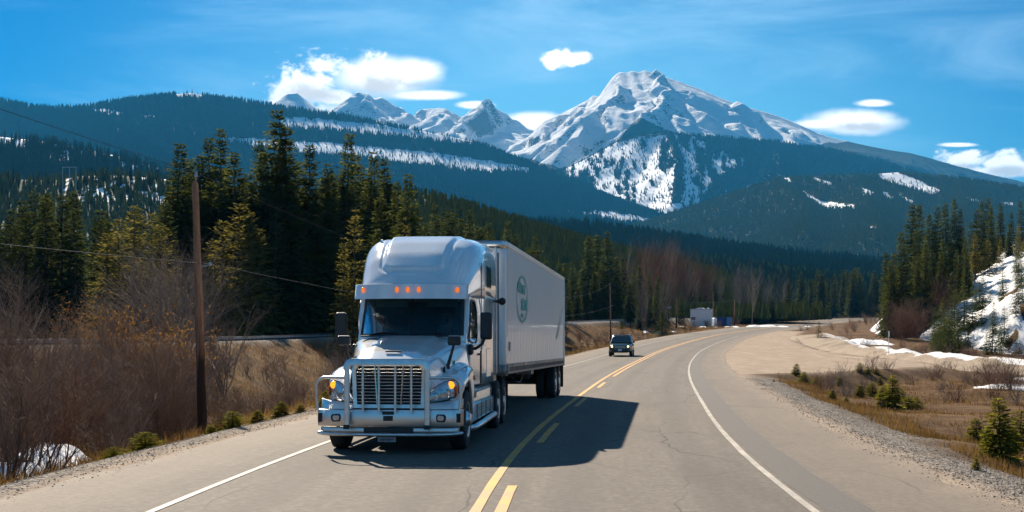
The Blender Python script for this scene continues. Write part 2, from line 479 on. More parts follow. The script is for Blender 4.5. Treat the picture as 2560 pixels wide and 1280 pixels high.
MAT = {}
def m_ground():
    m = NT('ground'); c = m.coord()
    fine = m.noise(c, 9.0, 5, 0.65); mid = m.noise(c, 0.7, 4); big = m.noise(c, 0.13, 3)
    straw = m.noise(m.coord(scale=(7, 0.9, 3), rot=(0, 0, 0.5)), 3.0, 5, 0.7)
    grass = m.ramp(fine, [(0.28, (0.034, 0.018, 0.010)), (0.52, (0.098, 0.054, 0.028)), (0.75, (0.22, 0.125, 0.064))])
    grass = m.mix(m.ramp(mid, [(0.42, 0.0), (0.68, 0.75)]), grass, m.ramp(straw, [(0.3, (0.10, 0.052, 0.024)), (0.75, (0.33, 0.20, 0.095))]))
    grass = m.mix(m.ramp(big, [(0.45, 0.0), (0.65, 0.5)]), grass, (0.062, 0.042, 0.020))
    rut = m.noise(m.coord(scale=(0.35, 0.05, 1), rot=(0, 0, -0.35)), 3.0, 6, 0.7, 1.2)
    sandc = m.ramp(rut, [(0.32, (0.205, 0.158, 0.118)), (0.5, (0.31, 0.245, 0.188)), (0.68, (0.46, 0.37, 0.285))])
    sandc = m.mix(0.45, sandc, m.ramp(m.noise(c, 30, 3), [(0.35, (0.27, 0.20, 0.145)), (0.65, (0.45, 0.35, 0.26))]))
    gv = m.voronoi(c, 17.0); gsep = m.n('ShaderNodeSeparateColor'); m.l(gv, gsep.inputs[0])
    grav = m.ramp(gsep.outputs[0], [(0.0, (0.10, 0.088, 0.075)), (0.5, (0.23, 0.20, 0.17)), (1.0, (0.42, 0.38, 0.33))])
    snow = m.ramp(m.noise(c, 1.6, 4), [(0.3, (0.66, 0.64, 0.62)), (0.6, (0.82, 0.82, 0.83))])
    fl = m.ramp(mid, [(0.3, (0.028, 0.024, 0.016)), (0.7, (0.085, 0.062, 0.038))])
    col = m.mix(m.attr('forest'), grass, fl)
    col = m.mix(m.attr('sand'), col, sandc)
    col = m.mix(m.attr('grav'), col, grav)
    sm = m.math('MULTIPLY', m.attr('snow'), 1.0)
    sedge = m.ramp(m.math('ADD', sm, m.math('MULTIPLY', m.math('SUBTRACT', fine, 0.5), 0.7)), [(0.44, 0.0), (0.56, 1.0)])
    col = m.mix(sedge, col, snow)
    m.set(Base_Color=col, Roughness=0.97, Specular_IOR_Level=0.06)
    h = m.math('ADD', m.math('MULTIPLY', fine, 0.6), m.math('MULTIPLY', m.attr('grav'), m.voronoi(c, 17.0, 'Distance')))
    m.bump(h, 0.8, 0.09)
    return m.mat
def m_road():
    m = NT('asphalt'); uv = m.coord('UV'); c = m.coord()
    sep = m.n('ShaderNodeSeparateXYZ'); m.l(uv, sep.inputs[0]); t = sep.outputs[0]
    grain = m.noise(c, 55, 4, 0.7); blot = m.noise(c, 0.55, 4)
    streak = m.noise(m.coord('UV', scale=(2.2, 0.05, 1)), 2.0, 5, 0.65)
    base = m.ramp(grain, [(0.3, (0.078, 0.067, 0.056)), (0.5, (0.124, 0.106, 0.088)), (0.72, (0.205, 0.178, 0.148))])
    base = m.mix(m.ramp(streak, [(0.35, 0.0), (0.65, 0.8)]), base, (0.185, 0.160, 0.134))
    base = m.mix(m.ramp(blot, [(0.35, 0.6), (0.62, 0.0)]), base, (0.132, 0.114, 0.097))
    agg = m.noise(c, 9.0, 5, 0.75); base = m.mix(0.5, base, m.ramp(agg, [(0.32, (0.078, 0.066, 0.054)), (0.5, (0.145, 0.124, 0.102)), (0.68, (0.26, 0.226, 0.186))]))
    pat = m.noise(m.coord('UV', scale=(0.5, 0.06, 1)), 1.4, 5, 0.6); base = m.mix(m.ramp(pat, [(0.52, 0.0), (0.66, 0.45)]), base, (0.085, 0.075, 0.066))
    # polished wheel tracks in both lanes
    w = m.math('MULTIPLY', t, 1.0)
    tr = m.math('COSINE', m.math('MULTIPLY', m.math('SUBTRACT', m.math('ABSOLUTE', w), 0.95), 2 * math.pi / 1.8))
    inlane = m.ramp(m.math('DIVIDE', m.math('ABSOLUTE', w), 10.0), [(0.34, 1.0), (0.37, 0.0)])
    base = m.mix(m.math('MULTIPLY', m.math('MULTIPLY', m.ramp(tr, [(0.2, 0.0), (1.0, 0.85)]), inlane), streak), base, (0.098, 0.086, 0.074))
    # dusty shoulders
    edge = m.math('ADD', m.math('ABSOLUTE', w), m.math('MULTIPLY', m.math('SUBTRACT', blot, 0.5), 1.3))
    sandc = m.ramp(m.noise(c, 22, 4, 0.65), [(0.3, (0.190, 0.148, 0.110)), (0.7, (0.315, 0.250, 0.188))])
    dust_or_glare = m.ramp(m.math('DIVIDE', edge, 10.0), [(0.41, 0.0), (0.47, 0.30), (0.555, 0.42), (0.60, 0.88)])
    base = m.mix(dust_or_glare, base, sandc)
    # cracks
    cr = m.n('ShaderNodeTexVoronoi', feature='DISTANCE_TO_EDGE'); cr.inputs['Scale'].default_value = 0.30
    mp = m.coord('UV', scale=(1.0, 0.45, 1))
    wv = m.n('ShaderNodeVectorMath', operation='ADD'); nz = m.n('ShaderNodeTexNoise'); nz.inputs['Scale'].default_value = 0.8
    m.l(mp, nz.inputs['Vector']); m.l(mp, wv.inputs[0]); m.l(nz.outputs['Color'], wv.inputs[1]); m.l(wv.outputs[0], cr.inputs['Vector'])
    crack = m.ramp(cr.outputs['Distance'], [(0.0, 0.9), (0.007, 0.0)])
    base = m.mix(m.math('MULTIPLY', crack, m.ramp(m.noise(c, 0.12, 2), [(0.40, 0.0), (0.52, 1.0)])), base, (0.05, 0.047, 0.045))
    m.set(Base_Color=base, Roughness=m.ramp(grain, [(0.3, 0.75), (0.7, 0.95)]), Specular_IOR_Level=0.14)
    m.bump(grain, 0.35, 0.01)
    return m.mat
def m_paint(name, col, wear=0.35):
    m = NT(name); c = m.coord(); g = m.noise(c, 40, 4, 0.7); b = m.noise(c, 1.2, 3)
    f = m.ramp(m.math('ADD', m.math('MULTIPLY', g, 0.6), m.math('MULTIPLY', b, 0.4)), [(0.40 + wear * 0.1, 1.0), (0.52 + wear * 0.12, 0.0)])
    m.set(Base_Color=m.mix(m.math('MULTIPLY', f, wear), col, (0.22, 0.2, 0.18)), Roughness=0.7, Specular_IOR_Level=0.3)
    return m.mat
MAT['ground'] = m_ground(); MAT['road'] = m_road()
MAT['white_paint'] = m_paint('white_paint', (0.54, 0.48, 0.39), 0.75)
MAT['yellow_paint'] = m_paint('yellow_paint', (0.82, 0.37, 0.015), 0.6)
MAT['dark_asphalt'] = simple('dark_asphalt', (0.082, 0.072, 0.062), 0.9, var=0.35, scale=30, bump=0.3)
ground_mesh()

def strip(name, mat, t0, t1, y0, y1, dz, parent, step=1.0, nt=1, jag=0.0, seed=0):
    n = max(2, int((y1 - y0) / step) + 1)
    ys = np.linspace(y0, y1, n); ts = np.linspace(0, 1, nt + 1)
    V = []; UV = []
    for y in ys:
        a = t0 + jag * float(fbm(y * 0.9, seed, 3, seed)); b = t1 + jag * float(fbm(y * 0.9, seed + 50, 3, seed + 1))
        for k in ts:
            tt = a + (b - a) * k
            V.append(road_pt(y, tt, dz)); UV.append((tt, y))
    w = nt + 1
    Fq = [(i * w + j, i * w + j + 1, (i + 1) * w + j + 1, (i + 1) * w + j) for i in range(n - 1) for j in range(nt)]
    me = np_mesh(name, np.array(V), np.array(Fq), mat)
    ul = me.uv_layers.new(name='UVMap'); UV = np.array(UV, np.float32)
    idx = np.zeros(len(me.loops), np.int32); me.loops.foreach_get('vertex_index', idx)
    ul.data.foreach_set('uv', UV[idx].ravel())
    return link(name, me, parent)
road = strip('road', MAT['road'], -5.85, 6.0, -40, 760, 0.0, None, 1.0, 8, 0.5, 3)
tag(road, 'two-lane asphalt highway curving away to the right', 'road', kind='structure')
strip('edge_line', MAT['white_paint'], -3.79, -3.69, -40, 700, 0.008, road, 0.7, 1, 0.02, 4)
strip('edge_line', MAT['white_paint'], 3.59, 3.69, -40, 190, 0.008, road, 0.7, 1, 0.02, 5)
strip('edge_line', MAT['white_paint'], 3.59, 3.69, 230, 700, 0.008, road, 0.7, 1, 0.02, 6)
strip('centre_line', MAT['yellow_paint'], -0.20, -0.07, -40, 700, 0.008, road, 0.7, 1, 0.02, 7)
for a in (-9.2, 3.0, 14.0 - 2.0, 24.0, 36.0, 48.5):
    strip('centre_dash', MAT['yellow_paint'], 0.08, 0.21, a, a + 5.2, 0.008, road, 0.7, 1, 0.02, int(a) + 60)
strip('centre_line', MAT['yellow_paint'], 0.08, 0.21, 61, 700, 0.008, road, 0.7, 1, 0.02, 9)
strip('rumble_strip', MAT['dark_asphalt'], 3.76, 4.30, -40, 120, 0.004, road, 0.7, 1, 0.10, 10)
# ------------------------------------------------------------------ mountains and forested hills
def W(px, py, Y): return px2w(px, py, Y)
def seg_field(X, Y, lines, base, warp=0.0):
    """height = highest of all ridge lines minus a drop that grows with distance"""
    Z = np.full(X.shape, -1e9); D = np.full(X.shape, 1e9)
    for k, ln in enumerate(lines):
        pts = [W(*p) for p in ln['pts']]
        a, b, c = ln['drop']                       # a*(1-exp(-d/b)) + c*d
        wp = 0 if k == 0 else warp
        Xw = X + wp * fbm(X / 420, Y / 420, 4, 301 + k); Yw = Y + wp * fbm(X / 420 + 9, Y / 420, 4, 401 + k)
        for (x1, y1, z1), (x2, y2, z2) in zip(pts[:-1], pts[1:]):
            dx, dy = x2 - x1, y2 - y1
            t = np.clip(((Xw - x1) * dx + (Yw - y1) * dy) / (dx * dx + dy * dy), 0, 1)
            d = np.hypot((Xw - x1 - t * dx) * ln.get('ax', 1.0), Yw - y1 - t * dy)
            z = z1 + (z2 - z1) * t - (a * (1 - np.exp(-d / b)) + c * d)
            D = np.where(z > Z, d, D); Z = np.maximum(Z, z)
    return np.maximum(Z, base), D
def to_px(X, Y, Z): return 1280 + FPX * X / Y, HORIZON - FPX * (Z - CAMH) / Y

class Hill:
    def __init__(s, name, lines, xlim, ylim, nx, ny, mat, base=0.0, amp=0.0, wl=300.0, crest=0.15, seed=1, rid=0.5, label=None, snow=None, warp=0.0):
        xs = np.linspace(*xlim, nx); ys = np.linspace(*ylim, ny)
        X, Y = np.meshgrid(xs, ys)
        Z, D = seg_field(X, Y, lines, base, warp)
        wgt = crest + (1 - crest) * sstep(0, wl * 0.8, D)
        n = (1 - rid) * fbm(X / wl, Y / wl, 5, seed) + rid * (ridged(X / wl + 5, Y / wl * 0.6, 5, seed + 8) - 0.62)
        Z = Z + amp * n * wgt * sstep(base, base + 60, Z)
        s.xs, s.ys, s.Z, s.D = xs, ys, Z, D
        V = np.stack([X, Y, Z], -1).reshape(-1, 3)
        i = np.arange(ny - 1)[:, None] * nx + np.arange(nx - 1)[None]
        Fq = np.stack([i, i + 1, i + nx + 1, i + nx], -1).reshape(-1, 4)
        me = np_mesh(name, V, Fq, mat, smooth=True)
        px, py = to_px(X, Y, Z)
        sn = snow(px, py, X, Y, Z, D) if snow else np.zeros(X.shape)
        s.S = sn
        at = me.attributes.new('snow', 'FLOAT', 'POINT'); at.data.foreach_set('value', sn.astype(np.float32).ravel())
        s.o = tag(link(name, me), label, 'mountain' if 'mountain' in name else 'hill', kind='structure')
    def sample(s, A, x, y):
        fx = np.clip((x - s.xs[0]) / (s.xs[1] - s.xs[0]), 0, len(s.xs) - 1.001); fy = np.clip((y - s.ys[0]) / (s.ys[1] - s.ys[0]), 0, len(s.ys) - 1.001)
        i, j = fx.astype(int), fy.astype(int); u, v = fx - i, fy - j
        return (A[j, i] * (1 - u) + A[j, i + 1] * u) * (1 - v) + (A[j + 1, i] * (1 - u) + A[j + 1, i + 1] * u) * v

def scatter(name, protos, P, S, seed, label, cat='forest'):
    """a far wood as one object: vertices carry scale and turn, geometry nodes put a tree on each"""
    rng = np.random.default_rng(seed); n = len(P)
    me = bpy.data.meshes.new(name); me.vertices.add(n); me.vertices.foreach_set('co', np.asarray(P, np.float32).ravel())
    for nm, a in (('size', S), ('turn', rng.uniform(0, 6.28, n))):
        at = me.attributes.new(nm, 'FLOAT', 'POINT'); at.data.foreach_set('value', np.asarray(a, np.float32))
    at = me.attributes.new('kind_index', 'INT', 'POINT'); at.data.foreach_set('value', rng.integers(0, len(protos), n).astype(np.int32))
    me.update()
    o = tag(link(name, me), label, cat, kind='stuff')
    ng = bpy.data.node_groups.new(name + '_nodes', 'GeometryNodeTree')
    ng.interface.new_socket('Geometry', in_out='INPUT', socket_type='NodeSocketGeometry')
    ng.interface.new_socket('Geometry', in_out='OUTPUT', socket_type='NodeSocketGeometry')
    N, L = ng.nodes.new, ng.links.new
    gi, go = N('NodeGroupInput'), N('NodeGroupOutput')
    join = N('GeometryNodeJoinGeometry')
    for p in protos[::-1]:
        oi = N('GeometryNodeObjectInfo'); oi.inputs['Object'].default_value = p; oi.inputs['As Instance'].default_value = True
        L(oi.outputs['Geometry'], join.inputs[0])
    ip = N('GeometryNodeInstanceOnPoints'); ip.inputs['Pick Instance'].default_value = True
    def na(nm, dt):
        a = N('GeometryNodeInputNamedAttribute'); a.data_type = dt; a.inputs[0].default_value = nm
        return a.outputs[0]
    cx = N('ShaderNodeCombineXYZ'); L(na('turn', 'FLOAT'), cx.inputs[2])
    er = N('FunctionNodeEulerToRotation'); L(cx.outputs[0], er.inputs[0])
    m2p = N('GeometryNodeMeshToPoints')
    L(gi.outputs[0], m2p.inputs[0]); L(m2p.outputs[0], ip.inputs['Points']); L(join.outputs[0], ip.inputs['Instance'])
    L(na('kind_index', 'INT'), ip.inputs['Instance Index']); L(er.outputs[0], ip.inputs['Rotation']); L(na('size', 'FLOAT'), ip.inputs['Scale'])
    L(ip.outputs[0], go.inputs[0])
    md = o.modifiers.new('trees', 'NODES'); md.node_group = ng
    return o

def plant(hill, n, protos, size, seed, name, label, pxr=(-150, 2750), keep=None, facing=-0.25):
    """n trees spread over the side of a hill that faces the valley"""
    rng = np.random.default_rng(seed)
    x = rng.uniform(hill.xs[0], hill.xs[-1], n); y = rng.uniform(hill.ys[0], hill.ys[-1], n)
    z = hill.sample(hill.Z, x, y)
    zy = (hill.sample(hill.Z, x, y + 12) - hill.sample(hill.Z, x, y - 12)) / 24
    px, py = to_px(x, y, z)
    ok = (px > pxr[0]) & (px < pxr[1]) & (zy > facing) & (py < 900)
    sn = hill.sample(hill.S, x, y)
    ok &= rng.uniform(0, 1, n) > sn * 0.93
    if keep is not None: ok &= keep(px, py, x, y, z, rng)
    P = np.stack([x, y, z - 0.4], -1)[ok]
    S = size * rng.uniform(0.6, 1.25, ok.sum())
    return scatter(name, protos, P, S, seed, label)

def cone_tree(seed, mat, tiers=4, n=6, h=1.0, r=0.16):
    """small stand-in conifer for far woods, unit height"""
    rng = random.Random(seed); mb = MB()
    for k in range(tiers):
        z0 = 0.06 + 0.78 * k / tiers; z1 = min(1.0, z0 + 1.55 / tiers * (0.9 if k < tiers - 1 else 1.0))
        if k == tiers - 1: z1 = 1.0
        rr = r * (1 - z0) ** 0.85 * rng.uniform(0.85, 1.15) + 0.012
        a0 = rng.uniform(0, 6)
        V = [(0, 0, z1)]
        for i in range(n * 2):
            q = rr * (rng.uniform(0.85, 1.25) if i % 2 == 0 else rng.uniform(0.45, 0.65))
            t = a0 + math.pi * i / n
            V.append((q * math.cos(t), q * math.sin(t), z0 - (0.035 if i % 2 == 0 else -0.02)))
        mb.add(V, [(0, 1 + i, 1 + (i + 1) % (2 * n)) for i in range(2 * n)])
    me = bpy.data.meshes.new('far_conifer'); me.from_pydata(mb.V, [], mb.F); me.materials.append(mat); me.update()
    return bpy.data.objects.new('far_conifer', me)

def m_mountain(name, rocky=True, forest_col=(0.030, 0.042, 0.028), snowline=None):
    m = NT(name); c = m.coord(scale=(0.001, 0.001, 0.001))
    geo = m.n('ShaderNodeNewGeometry'); sep = m.n('ShaderNodeSeparateXYZ'); m.l(geo.outputs['Normal'], sep.inputs[0])
    n1 = m.noise(c, 9.0, 8, 0.65); n2 = m.noise(m.coord(scale=(0.001, 0.001, 0.0035)), 40.0, 6, 0.65)
    snow = m.ramp(n1, [(0.3, (0.86, 0.88, 0.90)), (0.7, (0.94, 0.95, 0.96))])
    rock = m.ramp(n2, [(0.3, (0.06, 0.065, 0.075)), (0.7, (0.20, 0.20, 0.21))])
    fl = m.ramp(m.noise(m.coord(scale=(0.001, 0.001, 0.0005)), 160.0, 5, 0.7), [(0.3, tuple(x * 0.55 for x in forest_col)), (0.7, tuple(x * 1.35 for x in forest_col))])
    if rocky:
        st = m.math('ADD', sep.outputs[2], m.math('MULTIPLY', m.math('SUBTRACT', n2, 0.5), 0.95))
        st = m.math('ADD', st, m.math('MULTIPLY', m.math('SUBTRACT', n1, 0.5), 0.22))
        up = m.mix(m.ramp(st, [(0.49, 0.0), (0.55, 1.0)]), rock, snow)
    else: up = snow
    f = m.ramp(m.math('ADD', m.attr('snow'), m.math('MULTIPLY', m.math('SUBTRACT', m.noise(m.coord(scale=(0.001, 0.001, 0.0004)), 55.0, 5, 0.7), 0.5), 0.55)), [(0.44, 0.0), (0.56, 1.0)])
    m.set(Base_Color=m.mix(f, fl, up), Roughness=0.9, Specular_IOR_Level=0.1)
    if rocky: m.bump(m.math('ADD', m.math('MULTIPLY', n1, 60.0), m.math('MULTIPLY', n2, 16.0)), 0.75, 1.0)
    return m.mat

MAT['peak'] = m_mountain('snowy_peak'); MAT['slope'] = m_mountain('forest_slope', False)
MAT['slope_green'] = m_mountain('green_slope', False, (0.040, 0.048, 0.020))
MAT['far_needles'] = foliage('far_needles', (0.012, 0.024, 0.016), (0.062, 0.080, 0.044), 0.2, 0.02)
MAT['mid_needles'] = foliage('mid_needles', (0.034, 0.048, 0.024), (0.115, 0.13, 0.060), 0.35, 0.05)
MAT['young_needles'] = foliage('young_needles', (0.095, 0.115, 0.038), (0.26, 0.26, 0.085), 0.45, 0.05)
far_trees = [cone_tree(i, MAT['far_needles'], 3, 4) for i in range(3)]
mid_trees = [cone_tree(20 + i, MAT['mid_needles'], 7, 7, r=0.15) for i in range(4)]
young_trees = [cone_tree(40 + i, MAT['young_needles'], 6, 6, r=0.2) for i in range(3)]

# --- far snow peaks beyond the valley
FAR = 10200
Hill('far_mountain', [
    dict(pts=[(600, 330, FAR), (660, 275, FAR), (700, 248, FAR), (720, 233, FAR), (742, 232, FAR), (765, 255, FAR), (785, 270, FAR), (830, 300, FAR)], drop=(410, 650, 0.2)),
    dict(pts=[(840, 330, FAR), (878, 270, FAR), (884, 255, FAR), (912, 233, FAR), (940, 250, FAR), (965, 262, FAR), (990, 285, FAR), (1020, 290, FAR), (1050, 285, FAR), (1078, 268, FAR), (1105, 272, FAR), (1150, 288, FAR), (1175, 282, FAR), (1205, 258, FAR), (1219, 251, FAR), (1232, 262, FAR), (1260, 278, FAR), (1300, 298, FAR), (1335, 322, FAR), (1380, 360, FAR), (1450, 400, FAR)], drop=(440, 720, 0.2)),
    dict(pts=[(1219, 251, FAR), (1200, 275, 9760), (1175, 300, 9320), (1180, 335, 8750)], drop=(440, 440, 0.25)),
    dict(pts=[(912, 233, FAR), (935, 290, 9620), (990, 330, 9030)], drop=(360, 510, 0.22)),
    dict(pts=[(1078, 268, FAR), (1090, 310, 9470)], drop=(360, 440, 0.22)),
    ], (-2500, 880), (8150, 11100), 260, 190, MAT['peak'], 655, 125, 650, 0.07, 5, 0.6, 'distant snow-covered peaks under the long cloud', snow=lambda px, py, X, Y, Z, D: np.ones(X.shape), warp=500)

# --- the main peak
B = 9000
def snow_main(px, py, X, Y, Z, D):
    tree = np.interp(px, [1200, 1330, 1400, 1470, 1540, 1600, 1690, 1800, 1950, 2010, 2080, 2160, 2300, 2560], [400, 400, 418, 412, 392, 385, 385, 385, 375, 362, 352, 340, 330, 330])
    s = 1 - sstep(-8, 12, py - tree + 26 * fbm(px / 30, py / 30, 4, 3))
    tri = in_poly(px, py, [(1535, 360), (1570, 320), (1600, 292), (1640, 312), (1690, 335), (1690, 420), (1500, 420)])
    return np.where(tri, np.minimum(s, 0.0), s)
main_peak = Hill('main_mountain', [
    dict(pts=[(1230, 400, B), (1290, 365, B), (1335, 325, B), (1362, 300, B), (1400, 283, B), (1440, 264, B), (1468, 250, B), (1482, 238, B), (1500, 240, B), (1512, 228, B), (1522, 205, B), (1533, 190, B), (1548, 180, B), (1566, 182, B), (1580, 177, B), (1596, 181, B), (1612, 176, B), (1640, 186, B), (1700, 206, B), (1750, 224, B), (1800, 245, B), (1850, 262, B), (1905, 276, B), (1950, 290, B), (1990, 306, B), (2040, 330, B), (2090, 348, B), (2150, 360, B), (2230, 376, B), (2330, 396, B), (2430, 424, B), (2560, 458, B), (2800, 530, B)], ax=2.5, drop=(300, 1300, 0.32)),
    dict(pts=[(1612, 177, B), (1640, 194, 8700), (1650, 222, 8400), (1622, 256, 8050), (1600, 288, 7700), (1570, 325, 7450)], drop=(330, 560, 0.40)),
    dict(pts=[(1570, 325, 7450), (1520, 372, 7200), (1450, 405, 6950)], drop=(300, 420, 0.45)),
    dict(pts=[(1482, 238, B), (1470, 280, 8500), (1440, 330, 8000), (1360, 385, 7500)], drop=(280, 620, 0.34)),
    dict(pts=[(1400, 283, B), (1385, 316, 8500), (1345, 352, 8100)], drop=(280, 560, 0.34)),
    dict(pts=[(1548, 180, B), (1556, 206, 8650), (1538, 246, 8300), (1495, 292, 7950), (1430, 352, 7500)], drop=(260, 560, 0.38)),
    dict(pts=[(1850, 262, B), (1838, 280, 8600), (1825, 306, 8250)], drop=(300, 480, 0.42)),
    dict(pts=[(1990, 306, B), (1965, 326, 8500)], drop=(300, 480, 0.40)),
    dict(pts=[(1700, 206, B), (1730, 240, 8500), (1740, 285, 8050)], drop=(260, 460, 0.44)),
    ], (-700, 4300), (6300, 9900), 420, 300, MAT['peak'], 650, 300, 620, 0.10, 11, 0.8, 'broad snow-covered mountain rising over the valley', snow=snow_main, warp=420)

# --- dark forested shoulder in front of the main peak
C = 6800
def snow_shoulder(px, py, X, Y, Z, D):
    d = poly_dist(px, py, [(1500, 395), (1560, 372), (1680, 350), (1760, 420), (1700, 480), (1740, 560), (1600, 540), (1440, 430)])
    ins = in_poly(px, py, [(1500, 395), (1560, 372), (1680, 350), (1760, 420), (1700, 480), (1740, 560), (1600, 540), (1440, 430)])
    w = np.where(ins, 0.21, 0.21 - d / 240)
    n = fbm(px / 9, py / 24, 4, 77) + 0.7 * fbm(px / 45, py / 45, 2, 78)
    s = sstep(0.06, 0.14, n + w)
    for poly in ([(1840, 530), (1850, 500), (1865, 470), (1875, 460), (1880, 472), (1868, 495), (1850, 528)], [(1706, 545), (1716, 530), (1735, 545), (1728, 562)]):
        s = np.maximum(s, 1 - sstep(-2, 3, np.where(in_poly(px, py, poly), -1, 1) * poly_dist(px, py, poly) + 5 * fbm(px / 7, py / 9, 3, 5)))
    return s * (D > 20)
shoulder = Hill('forested_mountain', [
    dict(pts=[(1300, 470, C), (1400, 438, C), (1465, 418, C), (1500, 394, C), (1550, 350, C), (1600, 336, C), (1675, 330, C), (1780, 340, C), (1945, 354, C), (2030, 367, C), (2130, 383, C), (2195, 400, C), (2280, 428, C), (2400, 462, C), (2560, 500, C), (2800, 560, C)], drop=(150, 500, 0.33)),
    dict(pts=[(1675, 330, C), (1700, 400, 6100), (1690, 500, 5400)], drop=(90, 260, 0.34)),
    dict(pts=[(1945, 354, C), (1960, 430, 6000), (1990, 520, 5300)], drop=(90, 260, 0.34)),
    ], (-250, 3300), (4300, 7500), 300, 260, MAT['slope'], 240, 90, 420, 0.10, 31, 0.4, 'dark forested shoulder below the snowy peak', snow=snow_shoulder)
plant(shoulder, 200000, far_trees, 17, 41, 'forest', 'dark conifer forest covering the shoulder below the snowy peak')

# --- lighter logged hill on the right
G = 4300
def strips(polys, rag=7, sx=9, sy=7):
    def f(px, py, X, Y, Z, D):
        s = np.zeros(px.shape)
        n = rag * 2 * fbm(px / sx, py / sy, 3, 55)
        for poly in polys:
            sd = np.where(in_poly(px, py, poly), -1, 1) * poly_dist(px, py, poly)
            s = np.maximum(s, 1 - sstep(-1.5, 2.0, sd + n))
        return s
    return f
snow_right = strips([[(2185, 420), (2240, 428), (2300, 450), (2350, 478), (2330, 486), (2270, 468), (2200, 446)],
                     [(2010, 480), (2050, 500), (2130, 512), (2140, 522), (2060, 522), (2020, 498)], [(1958, 435), (1970, 440), (1978, 458), (1966, 455)],
                     [(2150, 470), (2190, 480), (2185, 492), (2160, 486)], [(2200, 470), (2235, 492), (2230, 500), (2205, 484)], [(2245, 482), (2285, 505), (2280, 510), (2248, 490)],
                     [(2400, 488), (2450, 500), (2448, 506), (2405, 496)], [(2500, 505), (2550, 508), (2550, 514), (2500, 512)], [(2030, 440), (2080, 458), (2076, 464), (2034, 448)], [(2170, 566), (2210, 568), (2205, 574), (2172, 574)]], 5)
right_hill = Hill('logged_hill', [
    dict(pts=[(1880, 520, G), (1950, 446, G), (2050, 440, G), (2150, 436, G), (2250, 430, G), (2400, 446, G), (2560, 470, G), (2900, 520, G)], drop=(60, 400, 0.25)),
    dict(pts=[(1950, 446, G), (2020, 520, 3600), (2010, 585, 2900)], drop=(50, 200, 0.24)),
    dict(pts=[(2150, 436, G), (2180, 520, 3500), (2190, 590, 2700)], drop=(40, 200, 0.20)),
    dict(pts=[(2400, 446, G), (2420, 540, 3300), (2430, 600, 2600)], drop=(40, 200, 0.20)),
    ], (150, 2400), (2300, 4700), 260, 240, MAT['slope_green'], 60, 60, 260, 0.15, 51, 0.4, 'lighter green logged hill with strips of snow', snow=snow_right)
plant(right_hill, 150000, young_trees[:2], 11, 61, 'forest', 'young green forest on the logged hill with strips of snow')

# --- long blue ridge on the left
Dd = 5800
snow_left = strips([[(690, 292), (800, 297), (900, 307), (1000, 319), (1080, 331), (1190, 350), (1180, 362), (1060, 348), (980, 338), (900, 332), (800, 324), (710, 319)],
                    [(560, 342), (640, 346), (720, 352), (850, 360), (980, 372), (1100, 384), (1220, 402), (1330, 420), (1325, 432), (1200, 428), (1100, 418), (980, 404), (850, 388), (700, 376), (560, 350)],
                    [(428, 222), (475, 214), (522, 230), (500, 243), (440, 240)], [(210, 270), (250, 272), (315, 282), (300, 288), (230, 280)], [(355, 288), (390, 290), (390, 294), (356, 292)],
                    [(1420, 530), (1520, 528), (1600, 540), (1660, 558), (1600, 560), (1500, 545)]], 6, 7, 11)
ridge = Hill('forest_ridge', [
    dict(pts=[(-400, 235, Dd), (-150, 232, Dd), (0, 250, Dd), (100, 268, Dd), (200, 268, Dd), (300, 251, Dd), (370, 241, Dd), (440, 234, Dd), (480, 231, Dd), (520, 240, Dd), (600, 249, Dd), (700, 266, Dd), (800, 280, Dd), (900, 296, Dd), (1000, 316, Dd), (1100, 336, Dd), (1180, 352, Dd), (1212, 362, Dd), (1235, 378, Dd), (1300, 396, Dd), (1400, 432, Dd), (1500, 480, Dd), (1600, 526, Dd), (1660, 560, Dd), (1760, 610, Dd)], drop=(220, 850, 0.26)),
    dict(pts=[(200, 268, Dd), (350, 350, 4800), (450, 430, 4000)], drop=(60, 260, 0.26)),
    ], (-3300, 1000), (3300, 6500), 300, 240, MAT['slope'], 110, 60, 480, 0.10, 71, 0.3, 'long blue forested ridge with bands of clear-cut snow', snow=snow_left)
plant(ridge, 240000, far_trees, 19, 81, 'forest', 'dense conifer forest on the long ridge with bands of snow')

# --- nearer hills: patchy snow on the left, olive hill, green knoll, wooded valley bands
E = 2200
def snow_near_left(px, py, X, Y, Z, D):
    edge = np.interp(px, [-400, 0, 100, 200, 300, 420, 700], [330, 335, 348, 366, 390, 425, 520])
    n = fbm(px / 14, py / 20, 4, 90) + 0.6 * fbm(px / 60, py / 50, 2, 92)
    return sstep(0.04, 0.12, n + 0.0 - np.abs(py - edge - 14) / 150)
near_left = Hill('near_ridge', [dict(pts=[(-500, 290, E), (-200, 318, E), (0, 342, E), (100, 352, E), (200, 370, E), (300, 392, E), (420, 428, E), (520, 468, E), (700, 530, E), (900, 590, E)], drop=(60, 300, 0.24))],
    (-1250, -150), (1300, 2600), 180, 180, MAT['slope'], 20, 30, 220, 0.2, 93, 0.3, 'lower dark ridge with patchy snow between the trees', snow=snow_near_left)
plant(near_left, 46000, mid_trees, 14, 94, 'forest', 'dark conifers with snow between them on the lower left ridge')
Fy = 900
def snow_olive(px, py, X, Y, Z, D):
    n = fbm(px / 13, py / 16, 4, 190) + 0.5 * fbm(px / 50, py / 40, 2, 192)
    d = poly_dist(px, py, [(200, 470), (300, 470), (420, 500)], False)
    return sstep(0.08, 0.16, n + 0.08 - d / 200)
olive = Hill('olive_hill', [dict(pts=[(-350, 440, Fy), (-100, 432, Fy), (60, 444, Fy), (140, 448, Fy), (200, 436, Fy), (300, 434, Fy), (420, 444, Fy), (560, 480, Fy), (760, 560, Fy)], drop=(30, 160, 0.22))],
    (-560, -60), (430, 1100), 130, 150, MAT['slope_green'], 6, 12, 90, 0.25, 95, 0.3, 'olive pine-covered hill beyond the left-hand forest', snow=snow_olive)
